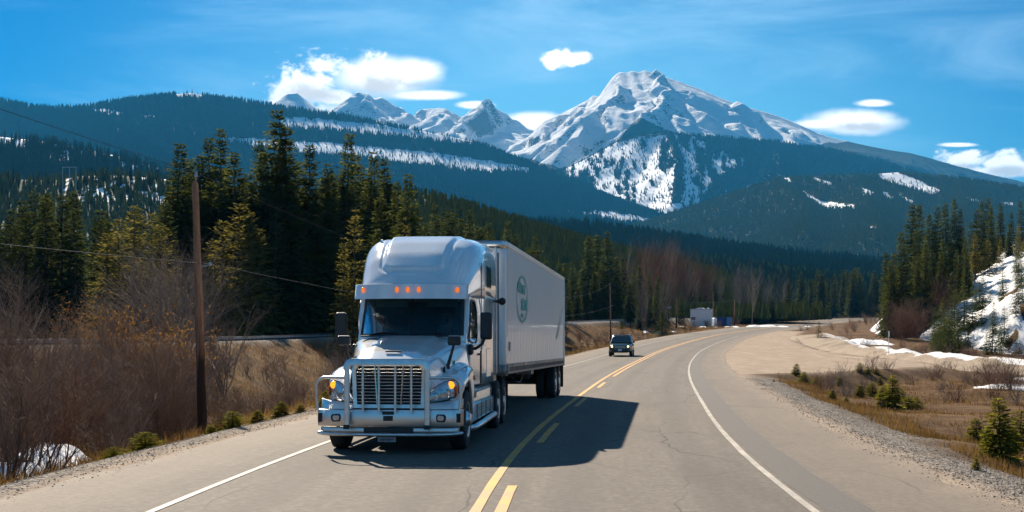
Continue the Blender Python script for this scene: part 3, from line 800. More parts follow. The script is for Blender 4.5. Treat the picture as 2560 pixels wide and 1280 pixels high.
plant(olive, 26000, young_trees + mid_trees[:1], 6.5, 96, 'forest', 'olive young pines covering the hill beyond the left-hand forest')
K = 560
knoll = Hill('green_knoll', [dict(pts=[(860, 480, K), (960, 478, K), (1040, 484, K), (1085, 495, K), (1130, 516, K), (1190, 548, K), (1260, 580, K), (1340, 625, K), (1430, 676, K), (1520, 722, K), (1620, 770, K)], drop=(18, 120, 0.20))],
    (-110, 80), (330, 680), 110, 150, MAT['slope_green'], 6, 5, 60, 0.3, 97, 0.3, 'sunlit green knoll rising behind the trailer')
plant(knoll, 17000, young_trees, 4.6, 98, 'forest', 'bright green young pines covering the knoll behind the trailer')
H1 = 1800
band1 = Hill('valley_wood', [dict(pts=[(900, 575, H1), (1150, 566, H1), (1300, 566, H1), (1400, 568, H1), (1500, 572, H1), (1600, 586, H1), (1700, 604, H1), (1800, 618, H1), (1900, 632, H1), (2000, 646, H1), (2100, 654, H1), (2300, 668, H1), (2600, 680, H1)], drop=(25, 200, 0.13))],
    (-260, 780), (1150, 2100), 200, 170, MAT['slope'], 12, 14, 160, 0.3, 101, 0.3, 'wooded rise across the valley floor')
plant(band1, 42000, mid_trees, 15, 102, 'forest', 'dark conifer wood on the rise across the valley floor')
H2 = 1150
band2 = Hill('valley_wood', [dict(pts=[(1250, 640, H2), (1450, 640, H2), (1560, 652, H2), (1700, 664, H2), (1800, 680, H2), (1900, 694, H2), (2000, 706, H2), (2100, 718, H2), (2300, 730, H2), (2600, 740, H2)], drop=(18, 160, 0.09))],
    (-50, 520), (700, 1350), 150, 140, MAT['slope'], 11, 8, 110, 0.3, 103, 0.3, 'nearer wooded rise behind the road bend',
    snow=strips([[(1830, 672), (1862, 668), (1870, 690), (1838, 694)]], 4))
plant(band2, 17000, mid_trees + young_trees[:1], 14, 104, 'forest', 'mixed conifer wood on the nearer rise behind the road bend')
# ------------------------------------------------------------------ trees, shrubs, grass
def m_bark(name, a, b, scale=6.0):
    m = NT(name); c = m.coord(scale=(1, 1, 0.25)); f = m.noise(c, scale, 5, 0.65)
    m.set(Base_Color=m.mix(0.35, m.ramp(f, [(0.3, a), (0.7, b)]), m.ramp(m.rand(), [(0, (0.5, 0.5, 0.5)), (1, (1, 1, 1))]), 'MULTIPLY'), Roughness=0.9, Specular_IOR_Level=0.2)
    m.bump(f, 0.5, 0.03)
    return m.mat
MAT['bark'] = m_bark('bark', (0.045, 0.034, 0.026), (0.13, 0.10, 0.08))
MAT['grey_bark'] = m_bark('grey_bark', (0.10, 0.085, 0.075), (0.26, 0.22, 0.19))
MAT['twig'] = m_bark('twig', (0.095, 0.056, 0.038), (0.29, 0.180, 0.120), 3.0)
MAT['red_twig'] = m_bark('red_twig', (0.10, 0.046, 0.030), (0.30, 0.145, 0.085), 3.0)
MAT['grey_twig'] = m_bark('grey_twig', (0.12, 0.088, 0.070), (0.36, 0.27, 0.21), 3.0)
MAT['spruce'] = foliage('spruce_needles', (0.028, 0.042, 0.020), (0.135, 0.150, 0.056), 0.45, 0.55)
MAT['dark_spruce'] = foliage('dark_spruce_needles', (0.022, 0.034, 0.019), (0.095, 0.108, 0.048), 0.42, 0.55)
MAT['olive'] = foliage('olive_needles', (0.070, 0.070, 0.024), (0.25, 0.205, 0.075), 0.45, 0.9)
MAT['young'] = foliage('young_fir_needles', (0.085, 0.095, 0.018), (0.33, 0.30, 0.055), 0.55, 2.0)
MAT['dry_leaf'] = foliage('dry_leaves', (0.16, 0.075, 0.022), (0.36, 0.18, 0.06), 0.45, 2.0)

def conifer_mesh(name, mat, h, r, seed, whorls, nb, ns, spray, b0=0.06, droop=0.35, prof=0.8, wide=0.34, gap=0.0):
    rng = np.random.default_rng(seed); V = []
    for w in range(whorls):
        u = (w + rng.uniform(0, 1)) / whorls
        if gap and rng.uniform() < gap * (1 - u): continue
        z = h * (b0 + (0.985 - b0) * u)
        L0 = r * ((1 - u) ** prof) * (0.35 + 0.65 * min(1, u * 9 + 0.35)) + 0.012 * h
        n = max(3, int(nb * (0.55 + 0.6 * (1 - u)) + rng.uniform(0, 1)))
        a0 = rng.uniform(0, 6.28)
        for k in range(n):
            az = a0 + 6.283 * k / n + rng.normal(0, 0.25); L = L0 * rng.uniform(0.62, 1.22)
            el = -0.30 + 0.95 * u + rng.normal(0, 0.10)
            m = max(2, int(ns * (0.35 + 0.65 * L / r)))
            s = (np.arange(m) + rng.uniform(0, 1, m)) / m * 0.92 + 0.08
            d = np.array([math.cos(az), math.sin(az)])
            px, py = d[0] * s * L, d[1] * s * L
            pz = z + L * (math.sin(el) * s - droop * (1 - u) * s * s * 0.7)
            sl = spray * rng.uniform(0.55, 1.15, m) * (0.55 + 0.45 * (1 - u)) * (1.1 - 0.4 * s)
            side = rng.choice([-1, 1], m) * rng.uniform(0.1, 1.25, m) * (1.05 - 0.6 * s)
            aa = az + side
            tz = rng.uniform(-0.75, 0.05, m) + 0.55 * u
            T = np.stack([np.cos(aa) * np.cos(tz), np.sin(aa) * np.cos(tz), np.sin(tz)], -1)
            up = np.stack([rng.normal(0, 0.5, m), rng.normal(0, 0.5, m), np.ones(m)], -1)
            S = np.cross(T, up); S /= np.linalg.norm(S, axis=1)[:, None] + 1e-9
            P = np.stack([px, py, pz], -1); sl = sl[:, None]
            V.append(np.stack([P - T * sl * 0.15, P + T * sl * 0.42 + S * sl * wide * 0.5, P + T * sl, P + T * sl * 0.42 - S * sl * wide * 0.5], 1))
    V = np.concatenate(V).reshape(-1, 3)
    F = np.arange(len(V)).reshape(-1, 4)
    return np_mesh(name, V, F, mat)
def trunk_mesh(name, mat, h, r, seed=0, n=7):
    rng = random.Random(seed); mb = MB(); P = []; Rr = []
    for i in range(9):
        u = i / 8; P.append((rng.gauss(0, 0.006) * h * u, rng.gauss(0, 0.006) * h * u, h * u * 0.985 - 0.6 * (i == 0))); Rr.append(r * (1 - u) ** 0.8 + 0.008)
    mb.tube(P, Rr, n)
    me = bpy.data.meshes.new(name); me.from_pydata(mb.V, [], mb.F); me.materials.append(mat)
    me.polygons.foreach_set('use_smooth', np.ones(len(me.polygons), bool)); me.update(); return me

def branches(mb, rng, p, d, L, r, depth, kids, spread, up, wob=0.12, nseg=3, ends=None):
    """tapered three-sided twig with kids along it"""
    pts = [p]; dirs = []
    q = p; dd = d
    for i in range(nseg):
        dd = (dd + Vector((rng.gauss(0, wob), rng.gauss(0, wob), rng.gauss(0, wob * 0.6) + up))).normalized()
        q = q + dd * (L / nseg); pts.append(q); dirs.append(dd)
    rs = [r * (1 - 0.75 * i / nseg) for i in range(nseg + 1)]
    mb.tube(pts, rs, 3 if depth < 2 else 5, caps=False)
    if ends is not None and depth == 0: ends.append((pts[-1], dirs[-1])); ends.append((pts[-2], dirs[-1]))
    if depth <= 0: return
    for k in range(kids[0]):
        u = rng.uniform(0.22, 1.0); i = min(nseg - 1, int(u * nseg)); f = u * nseg - i
        b = pts[i].lerp(pts[i + 1], f)
        ax = Vector((rng.gauss(0, 1), rng.gauss(0, 1), rng.gauss(0, 0.6))).normalized()
        nd = (dirs[i] + ax * spread * rng.uniform(0.6, 1.3)).normalized()
        branches(mb, rng, b, nd, L * rng.uniform(0.38, 0.62) * (1.15 - 0.45 * u), max(0.0035, r * 0.48 * (1 - 0.5 * u)), depth - 1, kids[1:], spread, up, wob, max(2, nseg - 1), ends)
def bush_mesh(name, mat, h, seed, stems=9, kids=(7, 4), lean=0.45, r=0.022, leaves=None):
    rng = random.Random(seed); mb = MB(); ends = []
    for k in range(stems):
        a = rng.uniform(0, 6.28); l = rng.uniform(0.08, lean)
        d = Vector((math.cos(a) * l, math.sin(a) * l, 1)).normalized()
        p = Vector((rng.gauss(0, 0.09), rng.gauss(0, 0.09), -0.3))
        branches(mb, rng, p, d, h * rng.uniform(0.6, 1.05), r * rng.uniform(0.7, 1.2), 2, kids, 0.75, 0.05, 0.10, 4, ends)
    me = np_mesh(name, np.array([tuple(v) for v in mb.V]), np.array(mb.F), mat)
    lm = None
    if leaves:
        V = []
        for (p, d) in ends:
            for _ in range(leaves):
                o = Vector((rng.gauss(0, 0.05), rng.gauss(0, 0.05), rng.gauss(0, 0.05))); s = rng.uniform(0.04, 0.085)
                t = Vector((rng.gauss(0, 1), rng.gauss(0, 1), rng.gauss(-0.5, 1))).normalized(); w = t.cross(Vector((rng.gauss(0, 1), rng.gauss(0, 1), rng.gauss(0, 1)))).normalized()
                b = p + o; V += [tuple(b), tuple(b + t * s * .5 + w * s * .3), tuple(b + t * s), tuple(b + t * s * .5 - w * s * .3)]
        lm = np_mesh(name + '_leaves', np.array(V), np.arange(len(V)).reshape(-1, 4), MAT['dry_leaf'])
    return me, lm
def bare_tree_mesh(name, mat, h, seed, r=0.10, kids=(26, 6), spread=0.55):
    rng = random.Random(seed); mb = MB()
    branches(mb, rng, Vector((0, 0, -0.5)), Vector((rng.gauss(0, .04), rng.gauss(0, .04), 1)).normalized(), h, r, 2, kids, spread, 0.10, 0.05, 7)
    return np_mesh(name, np.array([tuple(v) for v in mb.V]), np.array([f if len(f) == 4 else f for f in mb.F if len(f) == 4]), mat)

LOOK = {}
def kindp_look(k): return LOOK.get(id(k), '')
SPR = [dict(trunk=trunk_mesh('trunk', MAT['bark'], 18, 0.20, i), crown=conifer_mesh('crown', MAT['spruce'], 18, (2.5, 2.2, 2.9, 2.4)[i], 200 + i, 62, 10, 13, 0.95, 0.05, 0.45, (0.82, 0.7, 0.9, 0.75)[i], 0.36, 0.05)) for i in range(4)]
DSP = [dict(trunk=trunk_mesh('trunk', MAT['bark'], 16, 0.18, 9 + i), crown=conifer_mesh('crown', MAT['dark_spruce'], 16, (1.9, 2.3, 1.7)[i], 230 + i, 54, 9, 11, 0.9, (0.10, 0.05, 0.16)[i], 0.5, 0.7, 0.36, 0.12)) for i in range(3)]
OLV = [dict(trunk=trunk_mesh('trunk', MAT['bark'], 11, 0.14, 19 + i), crown=conifer_mesh('crown', MAT['olive'], 11, (2.5, 1.9)[i], 250 + i, 34, 8, 10, 0.75, 0.08, 0.05, (0.55, 0.7)[i], 0.40, 0.12)) for i in range(2)]
YNG = [dict(trunk=trunk_mesh('trunk', MAT['bark'], 5, 0.06, 29 + i), crown=conifer_mesh('crown', MAT['spruce'], 5, 1.35, 260 + i, 30, 8, 9, 0.42, 0.04, 0.25, 0.85, 0.34)) for i in range(3)]
SAP = [dict(trunk=trunk_mesh('trunk', MAT['bark'], 1.6, 0.022, 39 + i), crown=conifer_mesh('crown', MAT['young'], 1.6, (0.55, 0.45, 0.75)[i], 270 + i, 26, 9, 13, 0.24, 0.02, 0.05, 0.62, 0.36)) for i in range(3)]
ASP = [dict(trunk=bare_tree_mesh('trunk', MAT['grey_bark'], 11, 300 + i, 0.10, (30, 7))) for i in range(3)]
BROWN = [dict(trunk=bare_tree_mesh('trunk', MAT['red_twig'], 10, 320 + i, 0.08, (34, 8), 0.6)) for i in range(2)]
BUSH = [dict(stems=bush_mesh('stems', MAT[('twig', 'grey_twig', 'twig', 'red_twig', 'twig')[i]], 2.9, 400 + i, 10, (8, 5), 0.5)[0]) for i in range(5)]
TALLB = [dict(stems=bush_mesh('stems', MAT['grey_twig'], 7.0, 420 + i, 9, (13, 7), 0.42, 0.05)[0]) for i in range(2)]
_lb = [bush_mesh('stems', MAT['twig'], 3.2, 440 + i, 9, (7, 4), 0.45, 0.02, 3) for i in range(2)]
LEAFB = [dict(stems=a, leaves=b) for a, b in _lb]
LOWB = [dict(stems=bush_mesh('stems', MAT[('red_twig', 'twig', 'grey_twig')[i]], 1.0, 460 + i, 16, (5, 2), 0.6, 0.010)[0]) for i in range(3)]

for _ks, _ws in ((SPR, ('full-crowned', 'slim', 'broad', 'upright')), (DSP, ('slender', 'shaggy', 'bare-stemmed')), (OLV, ('bushy', 'slim')), (YNG, ('dense', 'pointed', 'rounded')), (SAP, ('feathery', 'narrow', 'wide')),
                 (ASP, ('straight', 'forked', 'leaning')), (BROWN, ('brown', 'reddish brown')), (BUSH, ('brown', 'grey', 'brown', 'reddish', 'brown')), (TALLB, ('dense', 'open')), (LEAFB, ('full', 'thin')), (LOWB, ('reddish', 'brown', 'grey'))):
    for _k, _w in zip(_ks, _ws): LOOK[id(_k)] = _w

def put(name, kindp, x, y, h, h0, rng, label, cat, group=None, wide=1.0, z=None, sink=0.05):
    """one plant: a lone mesh, or an Empty at its foot with trunk and crown"""
    t = float(lat(np.array([x]), np.array([y]))[0])
    if -7.0 < t < 6.8 and y < 720: return None
    if -31.4 < t < -24.7 and y < 620: x -= (31.9 + t) / math.cos(math.atan(float(Sc(y))))
    if in_poly(np.array([x]), np.array([y]), PULL)[0] and t > 5: return None
    z = Hf(x, y) - sink if z is None else z
    s = h / h0; sc = (s * wide, s * wide, s); rz = rng.uniform(0, 6.28)
    if len(kindp) == 1:
        o = bpy.data.objects.new(name, next(iter(kindp.values()))); COL.objects.link(o)
    else:
        o = bpy.data.objects.new(name, None); COL.objects.link(o); o.empty_display_size = 0.2
        for pn, me in kindp.items():
            c = bpy.data.objects.new(pn, me); COL.objects.link(c); c.parent = o
    o.location = (x, y, z); o.rotation_euler = (rng.gauss(0, 0.02), rng.gauss(0, 0.02), rz); o.scale = sc
    o['look'] = kindp_look(kindp)
    return tag(o, label, cat, group)
CLEAR = (1712, 1845)
def put_top(name, kinds, px, top, Y, h0, rng, label, cat, group, wide=1.0, kmin=0.0):
    while -32.4 < float(lat(np.array([(px - 1280) / FPX * Y]), np.array([Y]))[0]) < -24.4 and Y < 620: Y += 1.5      # never on the railway: step back behind it
    X = (px - 1280) / FPX * Y; zt = CAMH + (HORIZON - top) / FPX * Y; zg = Hf(X, Y)
    return put(name, rng.choice(kinds), X, Y, max(kmin, zt - zg), h0, rng, label, cat, group, wide * rng.uniform(0.85, 1.12))

rng = random.Random(7)
# tall spruces behind the railway bank
put_top('spruce_tree', [SPR[2]], 683, 266, 118, 18, rng, 'tallest dark spruce, rising above the stand behind the railway bank', 'tree', None, 1.05)
for px, top in ((440, 352), (472, 392), (496, 384), (545, 318), (524, 340), (586, 376), (640, 345), (722, 312), (700, 340), (770, 355), (800, 405), (845, 324), (868, 380), (897, 405), (936, 378), (968, 392), (1018, 428), (1000, 452),
                (560, 420), (610, 430), (660, 380), (745, 400), (825, 430), (915, 430), (950, 440), (985, 470), (1040, 505)):
    put_top('spruce_tree', SPR, px, top, rng.uniform(116, 130), 18, rng, 'tall dark spruce in the stand behind the railway bank', 'tree', 'spruces behind the railway bank')
for px, top in ((455, 480), (505, 470), (535, 450), (580, 470), (630, 450), (668, 430), (710, 420), (735, 450), (780, 470), (810, 480), (858, 470), (885, 490), (925, 500), (960, 490), (1010, 520), (760, 540), (700, 540), (830, 560), (950, 570)):
    put_top('spruce_tree', SPR + DSP[:1], px, top, rng.uniform(114, 119), 18, rng, 'shorter spruce along the front of the stand behind the railway bank', 'tree', 'front spruces behind the railway bank', 1.15)
for px in range(440, 1060, 26):
    put_top('spruce_tree', SPR, px + rng.uniform(-9, 9), rng.uniform(440, 520), rng.uniform(126, 150), 18, rng, 'spruce half hidden deep in the stand behind the railway bank', 'tree', 'rear spruces behind the railway bank', 1.1)
for px in range(425, 1050, 21):
    top = np.interp(px, [425, 545, 600, 683, 760, 845, 900, 970, 1050], [440, 400, 450, 360, 430, 400, 460, 450, 520]) + rng.uniform(0, 50)
    put_top('spruce_tree', SPR, px + rng.uniform(-8, 8), float(top), rng.uniform(120, 132), 18, rng, 'spruce closing the gaps in the stand behind the railway bank', 'tree', 'filling spruces behind the railway bank', 1.15)
# dark stand at the far left
for i in range(44):
    px = rng.uniform(-60, 430); Y = rng.uniform(100, 140)
    put_top('spruce_tree', DSP, px, rng.uniform(468, 560) + (40 if 210 < px < 400 else 0), Y, 16, rng, 'slender dark spruce crowded into the shaded stand left of the leaning pole', 'tree', 'shaded spruces left of the pole', 1.15)
# olive, sunlit trees in front of the stand
for px, top, Y in ((590, 505, 90), (625, 530, 88), (558, 550, 92), (545, 600, 90), (650, 570, 92), (332, 512, 92), (375, 530, 94), (300, 545, 95), (405, 560, 92), (268, 580, 96)):
    put_top('pine_tree', OLV[:1], px, top, Y, 11, rng, 'bushy yellow-green pine catching the sun in front of the dark spruces', 'tree', 'yellow-green pines in front of the spruces', 1.1)
put_top('fir_tree', [YNG[0]], 682, 505, 94, 5, rng, 'pointed light green fir beside the bushy yellow-green pines', 'tree', None, 0.8)
for px, top, Y in ((880, 520, 97), (862, 590, 95), (1012, 540, 100)):
    put_top('pine_tree', OLV[1:], px, top, Y, 11, rng, 'slim golden-tipped pine in front of the spruces beside the cab', 'tree', 'golden-tipped pines beside the cab', 0.8)
# conifers running along the railway behind the trailer
for i in range(46):
    px = rng.uniform(1050, 1400); Y = rng.uniform(150, 240)
    top = np.interp(px, [1050, 1115, 1180, 1240, 1300, 1340, 1400], [520, 505, 545, 560, 580, 610, 660]) + rng.uniform(0, 55)
    put_top('spruce_tree', DSP + SPR[:1], px, float(top), Y, 16, rng, 'dark spruce in the row seen over the trailer roof', 'tree', 'spruces seen over the trailer')
# clump behind the car
for px, top in ((1470, 588), (1492, 584), (1521, 576), (1440, 652), (1412, 655), (1425, 690), (1455, 668), (1508, 640), (1540, 640), (1562, 640), (1580, 668), (1600, 662), (1620, 680), (1548, 690), (1488, 680), (1640, 690), (1660, 700)):
    put_top('spruce_tree', SPR, px, top, rng.uniform(252, 285), 18, rng, 'dark spruce in the clump behind the oncoming car', 'tree', 'spruces behind the oncoming car', 1.15)
for px in range(1400, 1680, 22):
    put_top('spruce_tree', DSP + YNG[:1], px, rng.uniform(700, 745), rng.uniform(235, 250), 16 if rng.random() < 2 else 5, rng, 'small spruce filling the foot of the clump behind the oncoming car', 'tree', 'small spruces behind the oncoming car', 1.2)
# bare brown and grey aspens round the bend
for i in range(52):
    px = rng.uniform(1560, 1990); Y = rng.uniform(330, 420)
    if CLEAR[0] < px < CLEAR[1]: Y = rng.uniform(345, 430)
    top = np.interp(px, [1560, 1620, 1680, 1760, 1820, 1900, 1990], [640, 612, 625, 668, 690, 690, 705]) + rng.uniform(0, 45)
    put_top('bare_tree', BROWN if px < 1790 and rng.random() < 0.75 else ASP, px, float(top), Y, 10.5, rng, 'bare leafless tree among the brown woods on the outside of the bend', 'tree', 'leafless trees round the bend', 1.2)
for i in range(34):
    px = rng.uniform(1650, 2010); Y = rng.uniform(300, 400)
    if CLEAR[0] < px < CLEAR[1]: Y = rng.uniform(350, 430)
    put_top('spruce_tree', DSP + SPR[:1], px, rng.uniform(690, 745), Y, 16, rng, 'spruce standing among the leafless trees round the bend', 'tree', 'spruces among the leafless trees', 1.1)
for px in (1408, 1620, 1608, 1655, 1668, 1900, 1880, 1915):
    put_top('bare_tree', ASP, px, rng.uniform(712, 735) if px < 1800 else 700, 215 if px < 1700 else 300, 11, rng, 'thin grey leafless tree at the foot of the railway', 'tree', 'thin grey trees by the railway', 1.0)
for i in range(44):
    px = rng.uniform(2000, 2225); Y = rng.uniform(520, 640)
    put_top('spruce_tree', DSP + SPR[1:2], px, rng.uniform(672, 715) + (14 if px < 2040 else 0), Y, 16, rng, 'spruce in the straight dark row beyond the end of the road', 'tree', 'spruces beyond the end of the road', 1.3)
# right-hand hillside
for px, top in ((2275, 524), (2300, 522), (2322, 545), (2346, 500), (2366, 520), (2386, 504), (2398, 530), (2425, 545), (2440, 510), (2454, 512), (2470, 480), (2482, 520), (2502, 514), (2532, 520), (2556, 492), (2580, 500), (2290, 560), (2335, 570), (2410, 560), (2520, 560)):
    put_top('spruce_tree', SPR + DSP[:2], px, top, rng.uniform(196, 225), 17, rng, 'tall dark spruce on top of the snowy hillside', 'tree', 'tall spruces on the snowy hillside', 1.0)
for i in range(34):
    px = rng.uniform(2205, 2420); Y = rng.uniform(176, 200)
    top = np.interp(px, [2205, 2240, 2300, 2420], [700, 640, 620, 610]) + rng.uniform(0, 70)
    put_top('spruce_tree', SPR + YNG, px, float(top), Y, 18 if rng.random() < 0 else 14, rng, 'mid-green spruce on the lower hillside beside the bend', 'tree', 'mid-green spruces on the lower hillside', 1.0)
for px, top, Y in ((2440, 580, 186), (2470, 600, 184), (2500, 590, 188), (2545, 560, 186), (2420, 640, 182), (2380, 680, 176), (2560, 600, 182), (2490, 640, 182)):
    put_top('pine_tree', OLV, px, top, Y, 11, rng, 'olive pine at the upper edge of the snowfield', 'tree', 'olive pines at the snowfield edge', 1.0)
for px, top, Y in ((2360, 740, 160), (2385, 720, 162), (2410, 705, 160), (2432, 712, 158), (2455, 730, 156), (2485, 752, 152), (2505, 735, 158), (2540, 700, 150), (2556, 690, 152), (2475, 715, 165), (2448, 700, 168), (2338, 765, 160), (2395, 770, 154), (2420, 780, 152)):
    put_top('fir_tree', YNG, px, top, Y, 5, rng, 'young green fir standing on the snowy slope', 'tree', 'young firs on the snowy slope', 1.0, 2.5)
for i in range(30):
    px = rng.uniform(2325, 2560); Y = rng.uniform(138, 172); X = (px - 1280) / FPX * Y
    put('fir_tree', rng.choice(YNG), X, Y, rng.uniform(2.2, 5.2), 5, rng, 'young green fir standing on the snowy slope', 'tree', 'young firs on the snowy slope', 1.0)
put_top('fir_tree', [YNG[1]], 1655, 780, 215, 5, rng, 'rounded lone evergreen in the brush beyond the oncoming car', 'tree', None, 1.9)
put_top('fir_tree', [YNG[2]], 2047, 802, 160, 5, rng, 'small lone fir at the tip of the gravel turnout', 'tree', None, 1.2)
# brush in the ditch on the left
def ditch(n, kinds, h0, hr, tr, yr, name, label, group, wide=1.15, pxlim=(-120, 860)):
    k = 0
    while k < n:
        Y = rng.uniform(*yr); t = rng.uniform(*tr); x, y, _ = road_pt(Y, t)
        px = 1280 + FPX * x / y
        if not (pxlim[0] < px < pxlim[1]): continue
        put(name, rng.choice(kinds), x, y, rng.uniform(*hr), h0, rng, label, 'bush', group, wide * rng.uniform(0.85, 1.2)); k += 1
ditch(60, BUSH, 2.9, (1.6, 2.8), (-19, -9.6), (24, 70), 'bare_bush', 'tangled leafless bush in the roadside ditch left of the leaning pole', 'leafless bushes in the ditch', 1.15, (-120, 500))
ditch(46, BUSH, 2.9, (0.8, 1.5), (-19, -9.4), (30, 84), 'bare_bush', 'low tangled leafless bush in the ditch between the pole and the truck', 'low bushes between pole and truck', 1.5, (500, 860))
ditch(60, BUSH, 2.9, (0.5, 1.1), (-24.2, -18), (34, 98), 'bare_bush', 'leafless bush on the slope of the railway bank', 'leafless bushes on the railway bank', 1.7)
ditch(26, BUSH, 2.9, (2.6, 4.2), (-18, -11.5), (27, 50), 'bare_bush', 'high leafless thicket at the edge of the dark wood, left of the pole', 'high thicket left of the pole', 1.1, (-120, 460))
for px, Y, h in ((150, 40, 4.6), (395, 66, 6.4), (440, 62, 6.8), (350, 70, 6.0), (560, 64, 5.2), (60, 38, 4.4), (470, 72, 6.2), (300, 60, 5.0), (960 - 90, 76, 3.4)):
    X = (px - 1280) / FPX * Y
    put('bare_bush', rng.choice(TALLB), X, Y, h, 7.0, rng, 'tall grey leafless shrub spreading around the leaning pole', 'bush', 'tall grey shrubs around the pole', 1.15)
for px, Y, h in ((270, 52, 3.6), (300, 54, 3.8), (330, 50, 3.2), (420, 54, 3.4), (452, 52, 3.6), (210, 56, 3.2)):
    X = (px - 1280) / FPX * Y
    put('leafy_bush', rng.choice(LEAFB), X, Y, h, 3.2, rng, 'bush still holding orange-brown dead leaves beside the pole', 'bush', 'orange-leaved bushes beside the pole', 1.1)
# small firs along the left edge of the gravel
for Y, t, h in ((30.0, -8.0, 0.55), (26.5, -8.2, 0.8), (25.6, -8.5, 0.6), (31.5, -8.0, 0.9), (32.5, -8.3, 0.7), (36, -8.1, 0.8), (38, -8.1, 0.5), (41, -8.2, 0.65), (44, -8.9, 0.75), (46, -8.1, 0.6), (48, -8.0, 0.8), (24.4, -8.0, 0.35), (50.5, -8.9, 0.6), (27.5, -8.6, 0.7), (34.2, -8.2, 0.6)):
    x, y, _ = road_pt(Y, t)
    put('fir_sapling', rng.choice(SAP), x, y, h * 0.62, 1.6, rng, 'tiny yellow-green fir at the edge of the left gravel shoulder', 'sapling', 'fir saplings on the left shoulder', 2.4)
# scrub flat on the right
def ground_at(px, py, dz=-0.6):
    Y = (CAMH - dz) * FPX / (py - HORIZON)
    for _ in range(12):
        X = (px - 1280) / FPX * Y; Y = 0.5 * Y + 0.5 * (CAMH - Hf(X, Y)) * FPX / (py - HORIZON)
    return (px - 1280) / FPX * Y, Y
for px, py, hp, lab in ((2230, 1028, 95, 'ragged fir with a rusty brown top in the scrub of the right verge'), (2500, 1150, 160, 'tall ragged fir at the right end of the scrub verge'), (2440, 1175, 40, 'low dark sapling in the grass below the tall ragged fir')):
    X, Y = ground_at(px, py); put('fir_sapling', SAP[1 if hp > 90 else 0], X, Y, hp / FPX * Y, 1.6, rng, lab, 'sapling', None, 1.2)
for px, py, hp in ((1990, 950, 30), (2010, 948, 34), (2040, 948, 24), (2085, 948, 36), (2100, 946, 28), (2150, 948, 26), (2170, 950, 22), (1935, 955, 10), (2200, 952, 26), (2190, 948, 20)):
    X, Y = ground_at(px, py); put('fir_sapling', rng.choice(SAP), X, Y, hp / FPX * Y, 1.6, rng, 'green fir sapling in the row along the near edge of the turnout', 'sapling', 'saplings along the turnout', 1.5)
for px, py, hp in ((2080, 1003, 32), (2115, 1008, 22), (2150, 995, 36), (2180, 990, 34), (2200, 1030, 40), (2270, 1022, 36), (2290, 1018, 30), (2250, 1000, 34), (2210, 1000, 40)):
    X, Y = ground_at(px, py); put('fir_sapling', rng.choice(SAP), X, Y, hp / FPX * Y, 1.6, rng, 'squat green fir in the middle of the brown scrub verge', 'sapling', 'squat firs in the scrub verge', 1.9)
for px, py, hp in ((2440, 1110, 70), (2470, 1125, 60), (2530, 1140, 80), (2550, 1110, 90), (2460, 1195, 50)):
    X, Y = ground_at(px, py); put('fir_sapling', rng.choice(SAP), X, Y, hp / FPX * Y, 1.6, rng, 'dark green fir crowding round the tall ragged fir', 'sapling', 'firs round the tall ragged fir', 1.5)
for i in range(40):
    px, py = rng.uniform(1950, 2600), rng.uniform(925, 1010)
    X, Y = ground_at(px, py); put('scrub_bush', rng.choice(LOWB), X, Y, rng.uniform(0.5, 1.3), 1.0, rng, 'low brown leafless scrub on the right verge', 'bush', 'low scrub on the right verge', 1.2)
for i in range(8):
    px, py = 2470 + rng.uniform(-25, 60), rng.uniform(950, 975)
    X, Y = ground_at(px, py); put('willow_bush', rng.choice(LOWB[:2]), X, Y, rng.uniform(1.3, 1.9), 1.0, rng, 'upright clump of bare willow stems beside the snow patch', 'bush', 'willow clump beside the snow patch', 0.8)
for i in range(70):
    Y = rng.uniform(88, 150); X = rng.uniform(37, 60)
    if hill_s(X, Y) > 0: continue
    put('bare_bush', rng.choice(BUSH + LOWB[:1]), X, Y, rng.uniform(0.9, 1.9), 2.9, rng, 'brown leafless bush between the snow bank and the hillside', 'bush', 'bushes behind the snow bank', 1.3)
for i in range(26):
    px = rng.uniform(2230, 2370); Y = rng.uniform(172, 186); X = (px - 1280) / FPX * Y
    put('bare_bush', rng.choice(BUSH[:1] + BUSH[3:]), X, Y, rng.uniform(3.2, 5.0), 2.9, rng, 'rounded brown leafless bush at the foot of the hillside firs', 'bush', 'rounded bushes at the foot of the hillside', 1.3)
for i in range(70):
    Y = rng.uniform(120, 330); t = rng.uniform(-23, -8.5); x, y, _ = road_pt(Y, t)
    px = 1280 + FPX * x / y
    if px < 1405 or px > 1860: continue
    put('bare_bush', rng.choice(BUSH), x, y, rng.uniform(0.9, 2.0), 2.9, rng, 'leafless brush between the road and the railway beyond the trailer', 'bush', 'brush beyond the trailer', 1.3)
for i in range(46):
    Y = rng.uniform(210, 560); t = rng.uniform(-24, -8.5) if rng.random() < 0.35 else rng.uniform(9.5, 22); x, y, _ = road_pt(Y, t)
    put('bare_bush', rng.choice(BUSH), x, y, rng.uniform(1.2, 2.6), 2.9, rng, 'leafless brush along the far bend of the road', 'bush', 'brush along the far bend', 1.4)

